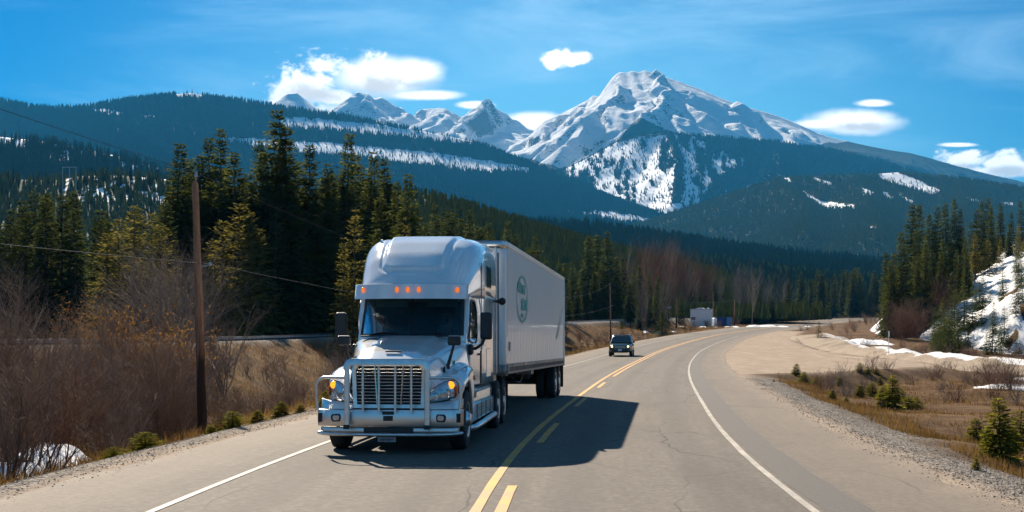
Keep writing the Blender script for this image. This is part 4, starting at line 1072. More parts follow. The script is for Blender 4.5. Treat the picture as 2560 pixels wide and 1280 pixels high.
# dry grass and gravel, uncountable
MAT['straw'] = foliage('dry_grass', (0.10, 0.055, 0.027), (0.32, 0.195, 0.095), 0.30, 0.6)
def blades(name, xs, ys, hh, seed, label, lean=0.5, w=0.012):
    r = np.random.default_rng(seed); n = len(xs); z = H(xs, ys) - 0.02
    h = hh * r.uniform(0.4, 1.2, n); a = r.uniform(0, 6.28, n); l = r.normal(0, lean, n) * h; b = r.uniform(0, 6.28, n)
    P = np.stack([xs, ys, z], -1)
    d = np.stack([np.cos(a), np.sin(a), 0 * a], -1) * w; T = np.stack([np.cos(b) * l, np.sin(b) * l, h], -1)
    V = np.stack([P - d, P + d, P + T], 1).reshape(-1, 3)
    tag(link(name, np_mesh(name, V, np.arange(len(V)).reshape(-1, 3), MAT['straw'])), label, 'grass', kind='stuff')
def verge_pts(n, tr, yr, seed, thr=0.0, p=1.5):
    r = np.random.default_rng(seed); Y = yr[0] + (yr[1] - yr[0]) * r.uniform(0, 1, n) ** p; t = r.uniform(*tr, n)
    s = Sc(Y); c = 1 / np.sqrt(1 + s * s); x = Xc(Y) + t * c; y = Y - t * s * c
    k = (fbm(x * 0.5, y * 0.5, 3, seed) > thr) & ~in_poly(x, y, PULL); return x[k], y[k]
x, y = verge_pts(90000, (7.9, 30), (13, 75), 5, -0.12); blades('dry_grass', x, y, 0.15, 6, 'thin dry grass over the brown verge on the right')
x, y = verge_pts(11000, (7.6, 9.0), (10, 62), 8, -0.08); blades('dry_grass', x, y, 0.17, 9, 'tawny grass fringe along the right gravel shoulder', 0.35)
x, y = verge_pts(70000, (-25, -8.6), (16, 110), 15, -0.15); blades('dry_grass', x, y, 0.34, 16, 'matted dead grass in the left ditch and railway bank', 0.7)
x, y = verge_pts(30000, (-24, -8.0), (105, 300), 17, -0.1, 1.0); blades('dry_grass', x, y, 0.40, 18, 'dead grass between the far road and the railway', 0.6, 0.03)
MAT['stone'] = simple('gravel_stone', (0.235, 0.195, 0.155), 0.9, var=0.6, scale=9)
def stones(name, t0, t1, y0, y1, n, seed, label, smin=0.012, smax=0.045, edge=2.0):
    r = np.random.default_rng(seed)
    Y = y0 + (y1 - y0) * r.uniform(0, 1, n) ** 1.6; t = t0 + (t1 - t0) * r.beta(edge, edge, n)
    s = Sc(Y); c = 1 / np.sqrt(1 + s * s); x = Xc(Y) + t * c; y = Y - t * s * c
    k = ~in_poly(x, y, PULL); x, y = x[k], y[k]; n = len(x); z = np.maximum(H(x, y), zroad(y) * (np.abs(t[k]) < 6.2) - 9 * (np.abs(t[k]) >= 6.2))
    sz = smin + (smax - smin) * r.uniform(0, 1, n) ** 2.2
    base = np.array([(1, 0, 0), (-1, 0, 0), (0, 1, 0), (0, -1, 0), (0, 0, 0.75), (0, 0, -0.5)], float)
    V = base[None] * r.uniform(0.6, 1.25, (n, 6, 3)) + r.normal(0, 0.18, (n, 6, 3))
    an = r.uniform(0, 6.28, n); ca, sa = np.cos(an)[:, None], np.sin(an)[:, None]
    V = np.stack([V[..., 0] * ca - V[..., 1] * sa, V[..., 0] * sa + V[..., 1] * ca, V[..., 2]], -1)
    V = V * sz[:, None, None] + np.stack([x, y, z], -1)[:, None]
    f = np.array([(0, 2, 4), (2, 1, 4), (1, 3, 4), (3, 0, 4), (2, 0, 5), (1, 2, 5), (3, 1, 5), (0, 3, 5)])
    F = (f[None] + (np.arange(n) * 6)[:, None, None]).reshape(-1, 3)
    tag(link(name, np_mesh(name, V.reshape(-1, 3), F, MAT['stone'])), label, 'gravel', kind='stuff')
stones('gravel', 5.6, 8.2, 8, 60, 14000, 31, 'loose grey gravel along the right shoulder', 0.006, 0.022)
stones('gravel', -7.9, -5.6, 12, 75, 11000, 32, 'loose grey gravel along the left shoulder', 0.006, 0.022)
# ------------------------------------------------------------------ the truck
def m_paint_body(name, col, metal=0.3, rough=0.22, dirt=0.25, dirt_z=(0.3, 1.6)):
    m = NT(name); c = m.coord(); f = m.noise(c, 2.5, 5); g = m.noise(m.coord(scale=(3, 3, 0.7)), 5.0, 5, 0.65)
    geo = m.n('ShaderNodeNewGeometry'); sep = m.n('ShaderNodeSeparateXYZ'); m.l(geo.outputs['Position'], sep.inputs[0])
    low = m.n('ShaderNodeMapRange'); m.l(sep.outputs[2], low.inputs[0])
    low.inputs[1].default_value = dirt_z[1]; low.inputs[2].default_value = dirt_z[0]; low.inputs[3].default_value = 0.15; low.inputs[4].default_value = 1.0
    d = m.math('MULTIPLY', m.math('MULTIPLY', m.ramp(g, [(0.38, 0.0), (0.72, 1.0)]), low.outputs[0]), dirt)
    base = m.ramp(f, [(0.3, tuple(x * 0.96 for x in col)), (0.7, col)])
    m.set(Base_Color=m.mix(d, base, (0.20, 0.17, 0.14)), Metallic=metal, Roughness=m.math('ADD', m.math('MULTIPLY', d, 0.5), rough), Coat_Weight=0.7)
    m.bsdf.inputs['Coat Roughness'].default_value = 0.06
    return m.mat
def m_glass(name, tint, rough=0.02, alpha=1.55):
    m = NT(name)
    tr = m.n('ShaderNodeBsdfTransparent'); tr.inputs[0].default_value = tint + (1,)
    gl = m.n('ShaderNodeBsdfGlossy'); gl.inputs['Roughness'].default_value = rough; gl.inputs[0].default_value = (0.95, 0.97, 1, 1)
    fr = m.n('ShaderNodeFresnel'); fr.inputs[0].default_value = alpha
    mx = m.n('ShaderNodeMixShader'); dust_or_glare = m.n('ShaderNodeBsdfDiffuse'); dust_or_glare.inputs[0].default_value = (0.03, 0.13, 0.17, 1)  # teal diffuse layer: blue sky reflection painted into the glass colour
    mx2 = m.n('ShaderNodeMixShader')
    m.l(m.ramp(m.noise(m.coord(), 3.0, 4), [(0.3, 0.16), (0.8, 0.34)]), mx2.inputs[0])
    m.l(tr.outputs[0], mx2.inputs[1]); m.l(dust_or_glare.outputs[0], mx2.inputs[2])
    m.l(fr.outputs[0], mx.inputs[0]); m.l(mx2.outputs[0], mx.inputs[1]); m.l(gl.outputs[0], mx.inputs[2]); m.l(mx.outputs[0], m.out.inputs[0])
    return m.mat
def m_emit(name, col, e, rough=0.3):
    m = NT(name); f = m.noise(m.coord(), 9.0, 2)
    m.set(Base_Color=m.ramp(f, [(0.3, tuple(x * 0.85 for x in col)), (0.7, col)]), Roughness=rough)
    m.bsdf.inputs['Emission Color'].default_value = col + (1,); m.bsdf.inputs['Emission Strength'].default_value = e
    return m.mat
MAT['cab_paint'] = m_paint_body('cab_paint', (0.88, 0.88, 0.86), 0.15, 0.13, 0.40)
MAT['chrome'] = simple('chrome', (0.74, 0.73, 0.71), 0.16, 1.0, 0.05, 3)
MAT['bumper'] = simple('satin_aluminium', (0.74, 0.72, 0.69), 0.34, 1.0, 0.06, 3)
MAT['alu'] = simple('brushed_aluminium', (0.70, 0.69, 0.67), 0.32, 1.0, 0.10, 12)
MAT['black'] = simple('black_plastic', (0.018, 0.019, 0.021), 0.45, 0, 0.3, 8)
MAT['dark'] = simple('dark_metal', (0.030, 0.030, 0.032), 0.6, 0.3, 0.4, 5)
MAT['rubber'] = simple('tyre_rubber', (0.026, 0.025, 0.025), 0.85, 0, 0.35, 18, bump=0.4, bscale=60)
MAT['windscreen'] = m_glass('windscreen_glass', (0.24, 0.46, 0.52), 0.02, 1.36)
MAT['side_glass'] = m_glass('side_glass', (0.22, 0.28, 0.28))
MAT['lens'] = simple('clear_lens', (0.50, 0.52, 0.55), 0.12, 0.55, 0.2, 14, coat=1.0)
MAT['amber'] = m_emit('amber_lamp', (1.0, 0.34, 0.01), 0.75)
MAT['marker'] = m_emit('marker_lamp', (0.95, 0.20, 0.02), 0.35)
MAT['orange'] = simple('orange_reflector', (0.75, 0.22, 0.06), 0.3, 0, 0.1, 8, coat=0.5)
MAT['interior'] = simple('cab_interior', (0.11, 0.13, 0.14), 0.8, 0, 0.3, 4)
MAT['visor_cloth'] = simple('visor_cloth', (0.42, 0.44, 0.44), 0.9, 0, 0.15, 5)

TR_B, TR_YAW = (-2.03, 21.75), -R(5.0)
truck = empty('semi_tractor', (TR_B[0], TR_B[1], float(zroad(TR_B[1]))), TR_YAW, 'silver long-nose truck tractor with sleeper cab and aluminium bull bar', 'truck')
ip = lambda y, ys, vs: float(np.interp(y, ys, vs))
def cabw(y): return ip(y, [1.9, 2.3, 2.7, 3.2, 4.0, 5.8], [0.97, 1.0, 1.045, 1.09, 1.17, 1.20])

def wheel(parent, x, y, r=0.51, w=0.28, face=1, dual=False, steer=False):
    """tyre with rim and hub; face = +1 shows its outside to +x"""
    t = empty('wheel'); t.parent = parent; t.location = (x, y, r)
    mb = MB()
    for off in ((0, -face * 0.33) if dual else (0,)):
        a = w / 2
        prof = [(-a * 0.80, r * 0.56), (-a, r * 0.66), (-a, r * 0.86), (-a * 0.84, r * 0.965), (-a * 0.5, r), (a * 0.5, r), (a * 0.84, r * 0.965), (a, r * 0.86), (a, r * 0.66), (a * 0.80, r * 0.56)]
        mb.lathe(prof, (off, 0, 0), 'x', 36)
        for g in (-0.45, 0.0, 0.45):
            mb.lathe([(g * a - 0.012, r * 1.0), (g * a - 0.010, r * 1.006), (g * a + 0.010, r * 1.006), (g * a + 0.012, r * 1.0)], (off, 0, 0), 'x', 36)
    mb.build('tyre', MAT['rubber'], t, 35)
    rm = MB(); q = face * w / 2
    if steer: prof = [(q * 0.3, r * 0.57), (q * 0.98, r * 0.60), (q * 0.95, r * 0.55), (q * 0.45, r * 0.50), (q * 0.40, r * 0.36), (q * 0.70, r * 0.32), (q * 1.05, r * 0.22), (q * 1.30, r * 0.20), (q * 1.36, r * 0.10)]
    else: prof = [(q * 0.3, r * 0.57), (q * 0.98, r * 0.60), (q * 0.95, r * 0.55), (-q * 0.40, r * 0.50), (-q * 0.55, r * 0.36), (-q * 0.1, r * 0.30), (q * 0.7, r * 0.24), (q * 1.0, r * 0.20), (q * 1.05, r * 0.06)]
    rm.lathe(prof, (0, 0, 0), 'x', 32)
    for k in range(10):
        a = 2 * math.pi * k / 10
        rm.lathe([(q * 0.42 if steer else -q * 0.5, 0.020), (q * 0.75 if steer else -q * 0.15, 0.020), (q * 0.82 if steer else -q * 0.1, 0.010)], (0, r * 0.42 * math.cos(a), r * 0.42 * math.sin(a)), 'x', 6)
    rm.build('rim', MAT['alu'], t, 35)
    return t

def build_tractor():
    T = truck
    # ---- hood
    Ys = [0.10, 0.5, 1.0, 1.6, 2.2]
    mb = MB(); G = []
    for y in np.linspace(0.10, 2.2, 26):
        zt, zs = ip(y, Ys, [1.54, 1.66, 1.77, 1.87, 1.955]), ip(y, Ys, [1.42, 1.50, 1.585, 1.68, 1.77])
        wt, wb, zb = ip(y, Ys, [0.63, 0.70, 0.79, 0.90, 1.02]), ip(y, Ys, [0.67, 0.76, 0.86, 0.97, 1.06]), ip(y, Ys, [0.78, 0.85, 0.95, 1.05, 1.12])
        row = []
        for x in np.linspace(-1, 1, 49):
            a = abs(x)
            if a > 0.72:
                u = (a - 0.72) / 0.28; xx = wt + (wb - wt) * u + 0.03 * math.sin(math.pi * u); zz = zs + (zb - zs) * u
            else:
                u = a / 0.72; th = u * math.pi / 2
                xx = wt * math.sin(th) ** 0.86 if u > 0 else 0.0; zz = zs + (zt - zs) * (max(0, 1 - (xx / wt) ** 3.2)) ** (1 / 2.2)
                lim = 0.40 + 0.14 * (y / 2.2)
                zz += 0.030 * float(1 - sstep(lim - 0.05, lim + 0.03, np.array(abs(xx)))) * min(1, (y - 0.1) / 0.4)
            row.append((math.copysign(xx, x), y, zz))
        G.append(row)
    mb.grid(G); hood = mb.build('hood', MAT['cab_paint'], T, 40, thick=0.012)
    mb = MB(); mb.box((0, 0.42, 1.690), (0.27, 0.03, 0.028)); mb.build('hood_vent', MAT['black'], hood, bevel=0.006)
    mb = MB(); mb.box((0, 2.02, 1.945), (1.75, 0.10, 0.03)); mb.build('cowl', MAT['black'], hood, bevel=0.01)
    # ---- fenders with wheel arches
    for sx in (-1, 1):
        mb = MB(); G = []
        for y in np.linspace(0.30, 2.25, 44):
            dyy = abs(y - 1.12)
            za = 0.53 + math.sqrt(max(0, 0.62 ** 2 - dyy ** 2)) if dyy < 0.62 else ip(y, [0.3, 0.5, 1.74, 2.25], [0.86, 0.72, 0.55, 0.62])
            top = ip(y, [0.30, 0.5, 0.75, 1.0, 1.3, 1.6, 1.9, 2.25], [0.98, 1.14, 1.28, 1.36, 1.41, 1.43, 1.42, 1.40])
            xo = ip(y, [0.30, 0.45, 0.7, 1.0, 1.8, 2.25], [0.98, 1.07, 1.15, 1.19, 1.19, 1.14])
            xi = ip(y, Ys, [0.64, 0.72, 0.80, 0.90, 1.0]); zi = ip(y, [0.3, 1.0, 1.6, 2.25], [1.20, 1.44, 1.60, 1.68])
            za = min(za, top - 0.05)
            row = [(sx * (xo - 0.05), y, za), (sx * xo, y, za + 0.01)]
            for u in np.linspace(0.15, 1, 6): row.append((sx * (xo + 0.012 * math.sin(u * 3)), y, za + (top - 0.10 - za) * u))
            for u in np.linspace(0.1, 1, 7):
                th = u * math.pi / 2; row.append((sx * (xo - (xo - xi) * 0.55 * (1 - math.cos(th))), y, top - 0.10 + 0.10 * math.sin(th)))
            row.append((sx * xi, y, max(top, zi) * 0.5 + top * 0.5))
            row.append((sx * (xi - 0.05), y, zi))
            G.append(row)
        mb.grid(G); fd = mb.build('fender', MAT['cab_paint'], T, 50, thick=0.012)
        mb = MB(); mb.lathe([(sx * 1.185, 0.045), (sx * 1.215, 0.042), (sx * 1.22, 0.02)], (0, 1.93, 1.20), 'x', 14); mb.build('side_marker', MAT['orange'], fd, 40)
        # headlight: almond-shaped lens with lit amber corner
        out = [(0.595, 0.865), (0.625, 0.95), (0.69, 1.04), (0.78, 1.12), (0.88, 1.175), (0.98, 1.20), (1.06, 1.185), (1.09, 1.10), (1.085, 0.99), (1.04, 0.925), (0.93, 0.885), (0.76, 0.865)]
        def hy(u, z): return 0.06 + 0.34 * max(0, (u - 0.58) / 0.5) ** 1.7 + 0.10 * (z - 0.86)
        def face(poly, dy, name, mat, par, depth=0.05):
            m2 = MB(); n = len(poly); cx = sum(p[0] for p in poly) / n; cz = sum(p[1] for p in poly) / n
            ring = lambda f, e: [(sx * (cx + (p[0] - cx) * f), hy(cx + (p[0] - cx) * f, cz + (p[1] - cz) * f) + dy + e, cz + (p[1] - cz) * f) for p in poly]
            rows = [ring(1.0, depth), ring(1.0, 0.0), ring(0.90, -0.012), ring(0.55, -0.025), ring(0.12, -0.03)]
            m2.grid(rows, close=True); m2.add(rows[-1], [tuple(range(n))])
            return m2.build(name, mat, par, 40)
        big = [(1.0 * (p[0] - 0.85) * 1.07 + 0.85, (p[1] - 1.02) * 1.09 + 1.02) for p in out]
        hl = face(big, 0.012, 'headlight', MAT['black'], T)
        face(out, -0.006, 'lens', MAT['lens'], hl)
        m2 = MB(); ya = hy(0.985, 1.13) - 0.030
        m2.lathe([(ya + 0.04, 0.062), (ya + 0.012, 0.066), (ya - 0.008, 0.058), (ya - 0.020, 0.036), (ya - 0.024, 0.010)], (sx * 0.985, 0, 1.130), 'y', 20); m2.build('turn_signal', MAT['amber'], hl, 60)
        for cx, cz, rr in ((0.76, 0.955, 0.062), (0.935, 0.995, 0.070)):
            m2 = MB(); y0 = hy(cx, cz) - 0.04
            m2.lathe([(y0 + 0.02, rr), (y0, rr), (y0 + 0.004, rr * 0.86), (y0 + 0.03, rr * 0.5), (y0 + 0.015, rr * 0.25)], (sx * cx, 0, cz), 'y', 20); m2.build('reflector', MAT['chrome'], hl, 30)
        m2 = MB(); m2.box((sx * 1.085, 0.40, 1.03), (0.014, 0.10, 0.16)); m2.build('side_reflector', MAT['orange'], hl, bevel=0.004)
    # ---- grille
    mb = MB()
    o1 = [(-0.60, 0.76), (-0.62, 1.40), (-0.56, 1.52), (-0.45, 1.555), (0.45, 1.555), (0.56, 1.52), (0.62, 1.40), (0.60, 0.76)]
    o2 = [(-0.53, 0.82), (-0.55, 1.38), (-0.50, 1.455), (-0.42, 1.475), (0.42, 1.475), (0.50, 1.455), (0.55, 1.38), (0.53, 0.82)]
    mb.grid([[(x, 0.10, z) for x, z in o1], [(x, 0.01, z) for x, z in o1], [(x * 0.97, -0.01, z - 0.012 * (z > 1)) for x, z in o1], [(x, 0.00, z) for x, z in o2], [(x, 0.09, z) for x, z in o2]], close=True)
    gr = mb.build('grille', MAT['alu'], T, 40)
    mb = MB(); mb.box((0, 0.115, 1.14), (1.12, 0.02, 0.70)); mb.build('grille_backing', MAT['dark'], gr)
    for k in range(12):
        z = 0.855 + k * 0.054
        mb = MB(); mb.box((0, 0.055, z), (1.08, 0.05, 0.011), Matrix.Rotation(R(-18), 3, 'X')); mb.build('grille_bar', MAT['alu'], gr, bevel=0.004)
    for sx in (-1, 1):
        mb = MB(); mb.tube([(sx * 0.24, 0.018, 1.47), (sx * 0.20, 0.018, 0.83)], 0.013, 6); mb.build('grille_strut', MAT['chrome'], gr, 40)
    # ---- bull bar
    bb = empty('bull_bar'); bb.parent = T
    y = -0.17
    def bar(name, pts, r, n=10, par=bb, mat=MAT['alu']):
        m2 = MB(); m2.tube(pts, r, n); return m2.build(name, mat, par, 50)
    for sx in (-1, 1):
        m2 = MB(); m2.box((sx * 0.665, y, 0.95), (0.085, 0.07, 1.02)); m2.build('upright', MAT['alu'], bb, bevel=0.02, seg=3)
        m2 = MB(); m2.box((sx * 0.665, y - 0.045, 0.46), (0.10, 0.03, 0.07)); m2.build('upright_foot', MAT['dark'], bb, bevel=0.008)
        m2 = MB(); m2.box((sx * 0.665, 0.0, 0.62), (0.05, 0.30, 0.12)); m2.build('bracket', MAT['dark'], bb)
        pts = [(sx * 0.70, y, 1.265)]
        for u in np.linspace(0, 1, 3): pts.append((sx * (0.80 + 0.22 * u), y + 0.05 * u, 1.265 + 0.004 * u))
        for a in np.linspace(0, math.pi / 2, 7)[1:]: pts.append((sx * (1.02 + 0.18 * math.sin(a)), y + 0.05 + 0.07 * math.sin(a), 1.09 + 0.18 * math.cos(a)))
        pts += [(sx * 1.20, y + 0.12, 0.95), (sx * 1.185, y + 0.13, 0.73)]
        bar('headlight_loop', pts, 0.027)
    # rounded top beam
    pr = [(-0.045, -0.06), (0.045, -0.06), (0.05, 0.02), (0.03, 0.055), (-0.03, 0.055), (-0.05, 0.02)]
    path = []
    for a in np.linspace(math.pi, math.pi / 2, 6): path.append((-0.590 + 0.075 * math.cos(a), 1.405 + 0.12 * math.sin(a), a))
    for a in np.linspace(math.pi / 2, 0, 6): path.append((0.590 + 0.075 * math.cos(a), 1.405 + 0.12 * math.sin(a), a))
    m2 = MB(); G = []
    for (cx, cz, a) in path:
        nx, nz = math.cos(a), math.sin(a)
        G.append([(cx + nx * q, y + p * 0.9, cz + nz * q) for p, q in pr])
    m2.grid(G, close=True); m2.build('top_beam', MAT['alu'], bb, 60)
    for x in (-0.40, -0.135, 0.135, 0.40): bar('vertical_bar', [(x, y + 0.005, 0.70), (x, y + 0.005, 1.46)], 0.022)
    # ---- bumper
    def bump_y(x): return -0.02 + 0.05 * (abs(x) / 1.2) ** 2 + (0.16 * max(0, (abs(x) - 1.0) / 0.22) ** 2)
    def band(name, z0, z1, w, dy, mat, par, lip=0.03, depth=0.10):
        m2 = MB(); G = []
        for x in np.linspace(-w, w, 41):
            yy = bump_y(x) + dy
            G.append([(x, yy + depth, z0), (x, yy + 0.01, z0 + 0.004), (x, yy, z0 + lip), (x, yy - 0.006, (z0 + z1) / 2), (x, yy, z1 - lip), (x, yy + 0.012, z1 - 0.004), (x, yy + depth, z1)])
        m2.grid(G); return m2.build(name, mat, par, 50, thick=0.006)
    bp = band('bumper', 0.455, 0.735, 1.225, -0.05, MAT['bumper'], T, 0.035, 0.14)
    band('lower_bumper', 0.335, 0.448, 1.16, 0.00, MAT['bumper'], bp, 0.02)
    m2 = MB(); m2.box((0, -0.035, 0.40), (0.82, 0.05, 0.072)); m2.build('air_intake', MAT['black'], bp, bevel=0.01)
    m2 = MB(); G = [(x, bump_y(x) - 0.07 + 0.03 * (abs(x) > 1.15), 0.325 + 0.02 * (abs(x) / 1.2) ** 4) for x in np.linspace(-1.20, 1.20, 25)]
    m2.tube(G, 0.030, 10); m2.build('lower_lip', MAT['alu'], bp, 50)
    for sx in (-1, 1):
        m2 = MB(); G = []
        for x in np.linspace(0.60, 1.20, 14):
            yy = bump_y(x) + 0.02 + 0.10 * max(0, (x - 0.6) / 0.6) ** 2
            G.append([(sx * x, yy + 0.1, 0.74), (sx * x, yy, 0.742), (sx * x, yy + 0.02, 0.80), (sx * x, yy + 0.06, 0.845 + 0.055 * ((x - 0.6) / 0.6) ** 2), (sx * x, yy + 0.12, 0.85 + 0.055 * ((x - 0.6) / 0.6) ** 2)])
        m2.grid(G); m2.build('bumper_cheek', MAT['bumper'], bp, 60, thick=0.005)
        ff = [(-0.075, -0.02), (-0.06, -0.062), (0.055, -0.066), (0.085, -0.03), (0.088, 0.03), (0.065, 0.062), (-0.055, 0.066), (-0.078, 0.03)]
        yb = bump_y(0.87) - 0.062
        m2 = MB(); m2.prism([(sx * (0.87) + p[0] * sx, 0.60 + p[1]) for p in ff], 'y', yb - 0.012, yb + 0.03); fg = m2.build('fog_light', MAT['black'], bp, bevel=0.005)
        m2 = MB(); m2.prism([(sx * 0.865 + p[0] * sx * 0.7, 0.60 + p[1] * 0.68) for p in ff], 'y', yb - 0.022, yb); m2.build('lens', MAT['lens'], fg, bevel=0.008)
        m2 = MB(); m2.box((sx * 1.13, bump_y(1.13) - 0.057, 0.60), (0.12, 0.008, 0.15)); m2.build('step_pad', MAT['dark'], bp)
    m2 = MB(); m2.box((0.0, -0.082, 0.685), (0.19, 0.02, 0.055)); m2.build('badge_plate', MAT['dark'], bp, bevel=0.004)
    m2 = MB(); m2.box((0.0, -0.076, 0.595), (0.16, 0.02, 0.085)); th = m2.build('tow_hole', MAT['black'], bp, bevel=0.004)
    m2 = MB(); m2.box((0.0, -0.090, 0.595), (0.018, 0.012, 0.07)); m2.build('tow_pin', MAT['dark'], th)
    # licence plate with worn characters
    m2 = MB(); m2.box((-0.03, -0.02, 0.245), (0.30, 0.008, 0.085), Matrix.Rotation(R(14), 3, 'X')); pl = m2.build('licence_plate', simple('plate', (0.55, 0.48, 0.47), 0.5, 0, 0.08, 9), T)
    m2 = MB(); rr = random.Random(4)
    for k in range(6):
        x0 = -0.125 + k * 0.038
        for q in range(3): m2.box((x0 + (q - 1) * 0.010, -0.0265 + 0.0 , 0.246 + rr.choice((-0.012, 0, 0.012))), (0.009, 0.004, rr.choice((0.05, 0.03, 0.018))), Matrix.Rotation(R(14), 3, 'X'))
    m2.build('plate_characters', simple('plate_ink', (0.22, 0.10, 0.12), 0.6, 0, 0.1, 9), pl)
    # ---- cab and sleeper shell (openings left for the glass)
    def yf(z): return 2.02 + 0.50 * max(0.0, (z - 1.92)) / 0.74
    Zs = [1.02, 1.3, 1.6, 1.80, 1.90, 1.955, 2.02, 2.12, 2.25, 2.38, 2.50, 2.60, 2.66, 2.72]
    cols = []
    for y2 in (5.80, 5.2, 4.6, 4.1, 3.75, 3.45, 3.28, 3.18, 3.05, 2.9, 2.75, 2.62, 2.52): cols.append(('L', y2))
    fr = list(np.linspace(-1, 1, 33))
    for s in fr: cols.append(('F', s))
    for c in reversed([c for c in cols if c[0] == 'L']): cols.append(('R', c[1]))
    def P(c, z):
        tuck = 0.04 * max(0, (z - 2.3) / 0.4) if z > 2.3 else 0.0
        if c[0] == 'F':
            s = c[1]; x = s * (1.0 - 0.03 * max(0, (z - 1.92) / 0.74)); return (x, yf(z) + 0.36 * abs(s) ** 2.6 * (1 - 0.45 * max(0, (z - 1.92) / 0.74)), z)
        y2 = c[1]; y2 = max(y2, yf(z) + 0.36 * (1 - 0.45 * max(0, (z - 1.92) / 0.74)) + 0.02 * (3.3 - y2)) if y2 < 3.1 else y2
        return ((-1 if c[0] == 'L' else 1) * (cabw(y2) - tuck * (y2 < 3.6)), y2, z)
    mb = MB(); V = [P(c, z) for z in Zs for c in cols]; nc = len(cols); F = []
    for i in range(len(Zs) - 1):
        for j in range(nc - 1):
            a, b = cols[j], cols[j + 1]; zm = (Zs[i] + Zs[i + 1]) / 2
            if a[0] == 'F' and b[0] == 'F' and abs((a[1] + b[1]) / 2) < 0.93 and 1.955 < zm < 2.66: continue
            if a[0] == b[0] and a[0] in 'LR' and 2.55 < (a[1] + b[1]) / 2 < 3.2 and 1.90 < zm < 2.60: continue
            F.append((i * nc + j, i * nc + j + 1, (i + 1) * nc + j + 1, (i + 1) * nc + j))
    mb.add(V, F)
    n0 = len(mb.V)
    bk = [(-1.20, 5.80, 1.02), (1.20, 5.80, 1.02), (1.20, 5.80, 2.72), (-1.20, 5.80, 2.72)]
    mb.add(bk, [(0, 1, 2, 3)])
    cab = mb.build('cab', MAT['cab_paint'], T, 35, thick=0.02)
    # windscreen panes with a dark surround and centre divider
    for a, b in ((-0.935, -0.012), (0.012, 0.935)):
        m2 = MB(); G = []
        for z in np.linspace(1.957, 2.655, 8):
            row = []
            for s in np.linspace(a, b, 14):
                p = P(('F', s), z); row.append((p[0], p[1] - 0.004, p[2]))
            G.append(row)
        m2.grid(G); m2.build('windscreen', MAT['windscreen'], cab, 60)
    m2 = MB(); m2.tube([(p[0], p[1] - 0.012, p[2]) for p in (P(('F', 0.0), z) for z in np.linspace(1.955, 2.66, 8))], 0.014, 6); m2.build('divider', MAT['black'], cab, 50)
    def surround(s0, s1, z0, z1, n=10):
        m2 = MB(); G = []
        for z in np.linspace(z0, z1, n):
            G.append([(lambda p: (p[0], p[1] - 0.009, p[2]))(P(('F', s), z)) for s in np.linspace(s0, s1, 24 if s1 - s0 > 0.5 else 3)])
        m2.grid(G); m2.build('windscreen_seal', MAT['black'], cab, 60)
    surround(-0.955, -0.905, 1.955, 2.66); surround(0.905, 0.955, 1.955, 2.66); surround(-0.905, 0.905, 1.945, 1.985, 2); surround(-0.905, 0.905, 2.625, 2.665, 2)
    for s0, s1 in ((-0.75, -0.18), (0.05, 0.62)):
        pts = [(lambda p: (p[0], p[1] - 0.028, p[2]))(P(('F', s), 1.965 + 0.045 * math.sin(u * math.pi * 0.9))) for u, s in zip(np.linspace(0, 1, 7), np.linspace(s0, s1, 7))]
        m2 = MB(); m2.tube(pts, 0.012, 6); m2.build('wiper', MAT['black'], cab, 50)
    for sx in (-1, 1):
        k = 'R' if sx > 0 else 'L'
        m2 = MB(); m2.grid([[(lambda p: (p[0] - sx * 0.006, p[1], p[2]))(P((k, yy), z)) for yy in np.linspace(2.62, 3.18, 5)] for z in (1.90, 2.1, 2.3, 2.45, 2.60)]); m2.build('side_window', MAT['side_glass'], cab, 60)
        ring = [(2.50, 1.95), (2.50, 1.88), (2.60, 1.845), (3.0, 1.80), (3.14, 1.86), (3.18, 2.0), (3.17, 2.40), (3.12, 2.55), (3.02, 2.60), (2.80, 2.60), (2.68, 2.52), (2.58, 2.25)]
        m2 = MB(); pts = [(sx * (cabw(p[0]) + 0.004 - 0.04 * max(0, (p[1] - 2.3) / 0.4)), p[0] + 0.02, p[1]) for p in ring]; m2.tube(pts + pts[:2], 0.020, 6, False); m2.build('window_seal', MAT['black'], cab, 60)
        # door with shut lines, handle and step boxes
        m2 = MB(); m2.box((sx * (cabw(2.95) + 0.000), 2.95, 1.42), (0.05, 0.95, 0.78), Matrix.Rotation(-sx * R(4.6), 3, 'Z')); dr = m2.build('door', MAT['cab_paint'], cab, bevel=0.02)
        m2 = MB(); m2.box((sx * (cabw(3.3) + 0.03), 3.30, 1.60), (0.03, 0.16, 0.045)); m2.build('handle', MAT['black'], dr, bevel=0.01)
        m2 = MB(); m2.box((sx * (cabw(3.5) + 0.012), 3.50, 1.35), (0.02, 0.035, 0.62)); m2.build('grab_handle', MAT['black'], cab, bevel=0.008)
        m2 = MB(); m2.box((sx * (cabw(4.4) + 0.004), 4.45, 1.42), (0.02, 0.62, 0.56), Matrix.Rotation(-sx * R(2.0), 3, 'Z')); m2.build('luggage_door', MAT['cab_paint'], cab, bevel=0.01)
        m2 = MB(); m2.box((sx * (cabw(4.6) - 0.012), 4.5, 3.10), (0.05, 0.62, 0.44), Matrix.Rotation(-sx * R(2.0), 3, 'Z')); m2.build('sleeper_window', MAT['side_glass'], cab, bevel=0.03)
        m2 = MB(); m2.box((sx * (cabw(3.62) + 0.002), 3.62, 2.2), (0.012, 0.014, 2.3)); m2.build('panel_gap', MAT['black'], cab)
        m2 = MB(); m2.prism([(5.80, 1.15), (6.22, 1.15), (6.22, 3.70), (5.80, 3.80)], 'x', sx * 1.17, sx * 1.20); ex = m2.build('cab_extender', MAT['cab_paint'], T, bevel=0.008)
        m2 = MB(); m2.box((sx * 1.205, 6.21, 2.42), (0.02, 0.05, 2.55)); m2.build('extender_edge', MAT['black'], ex)
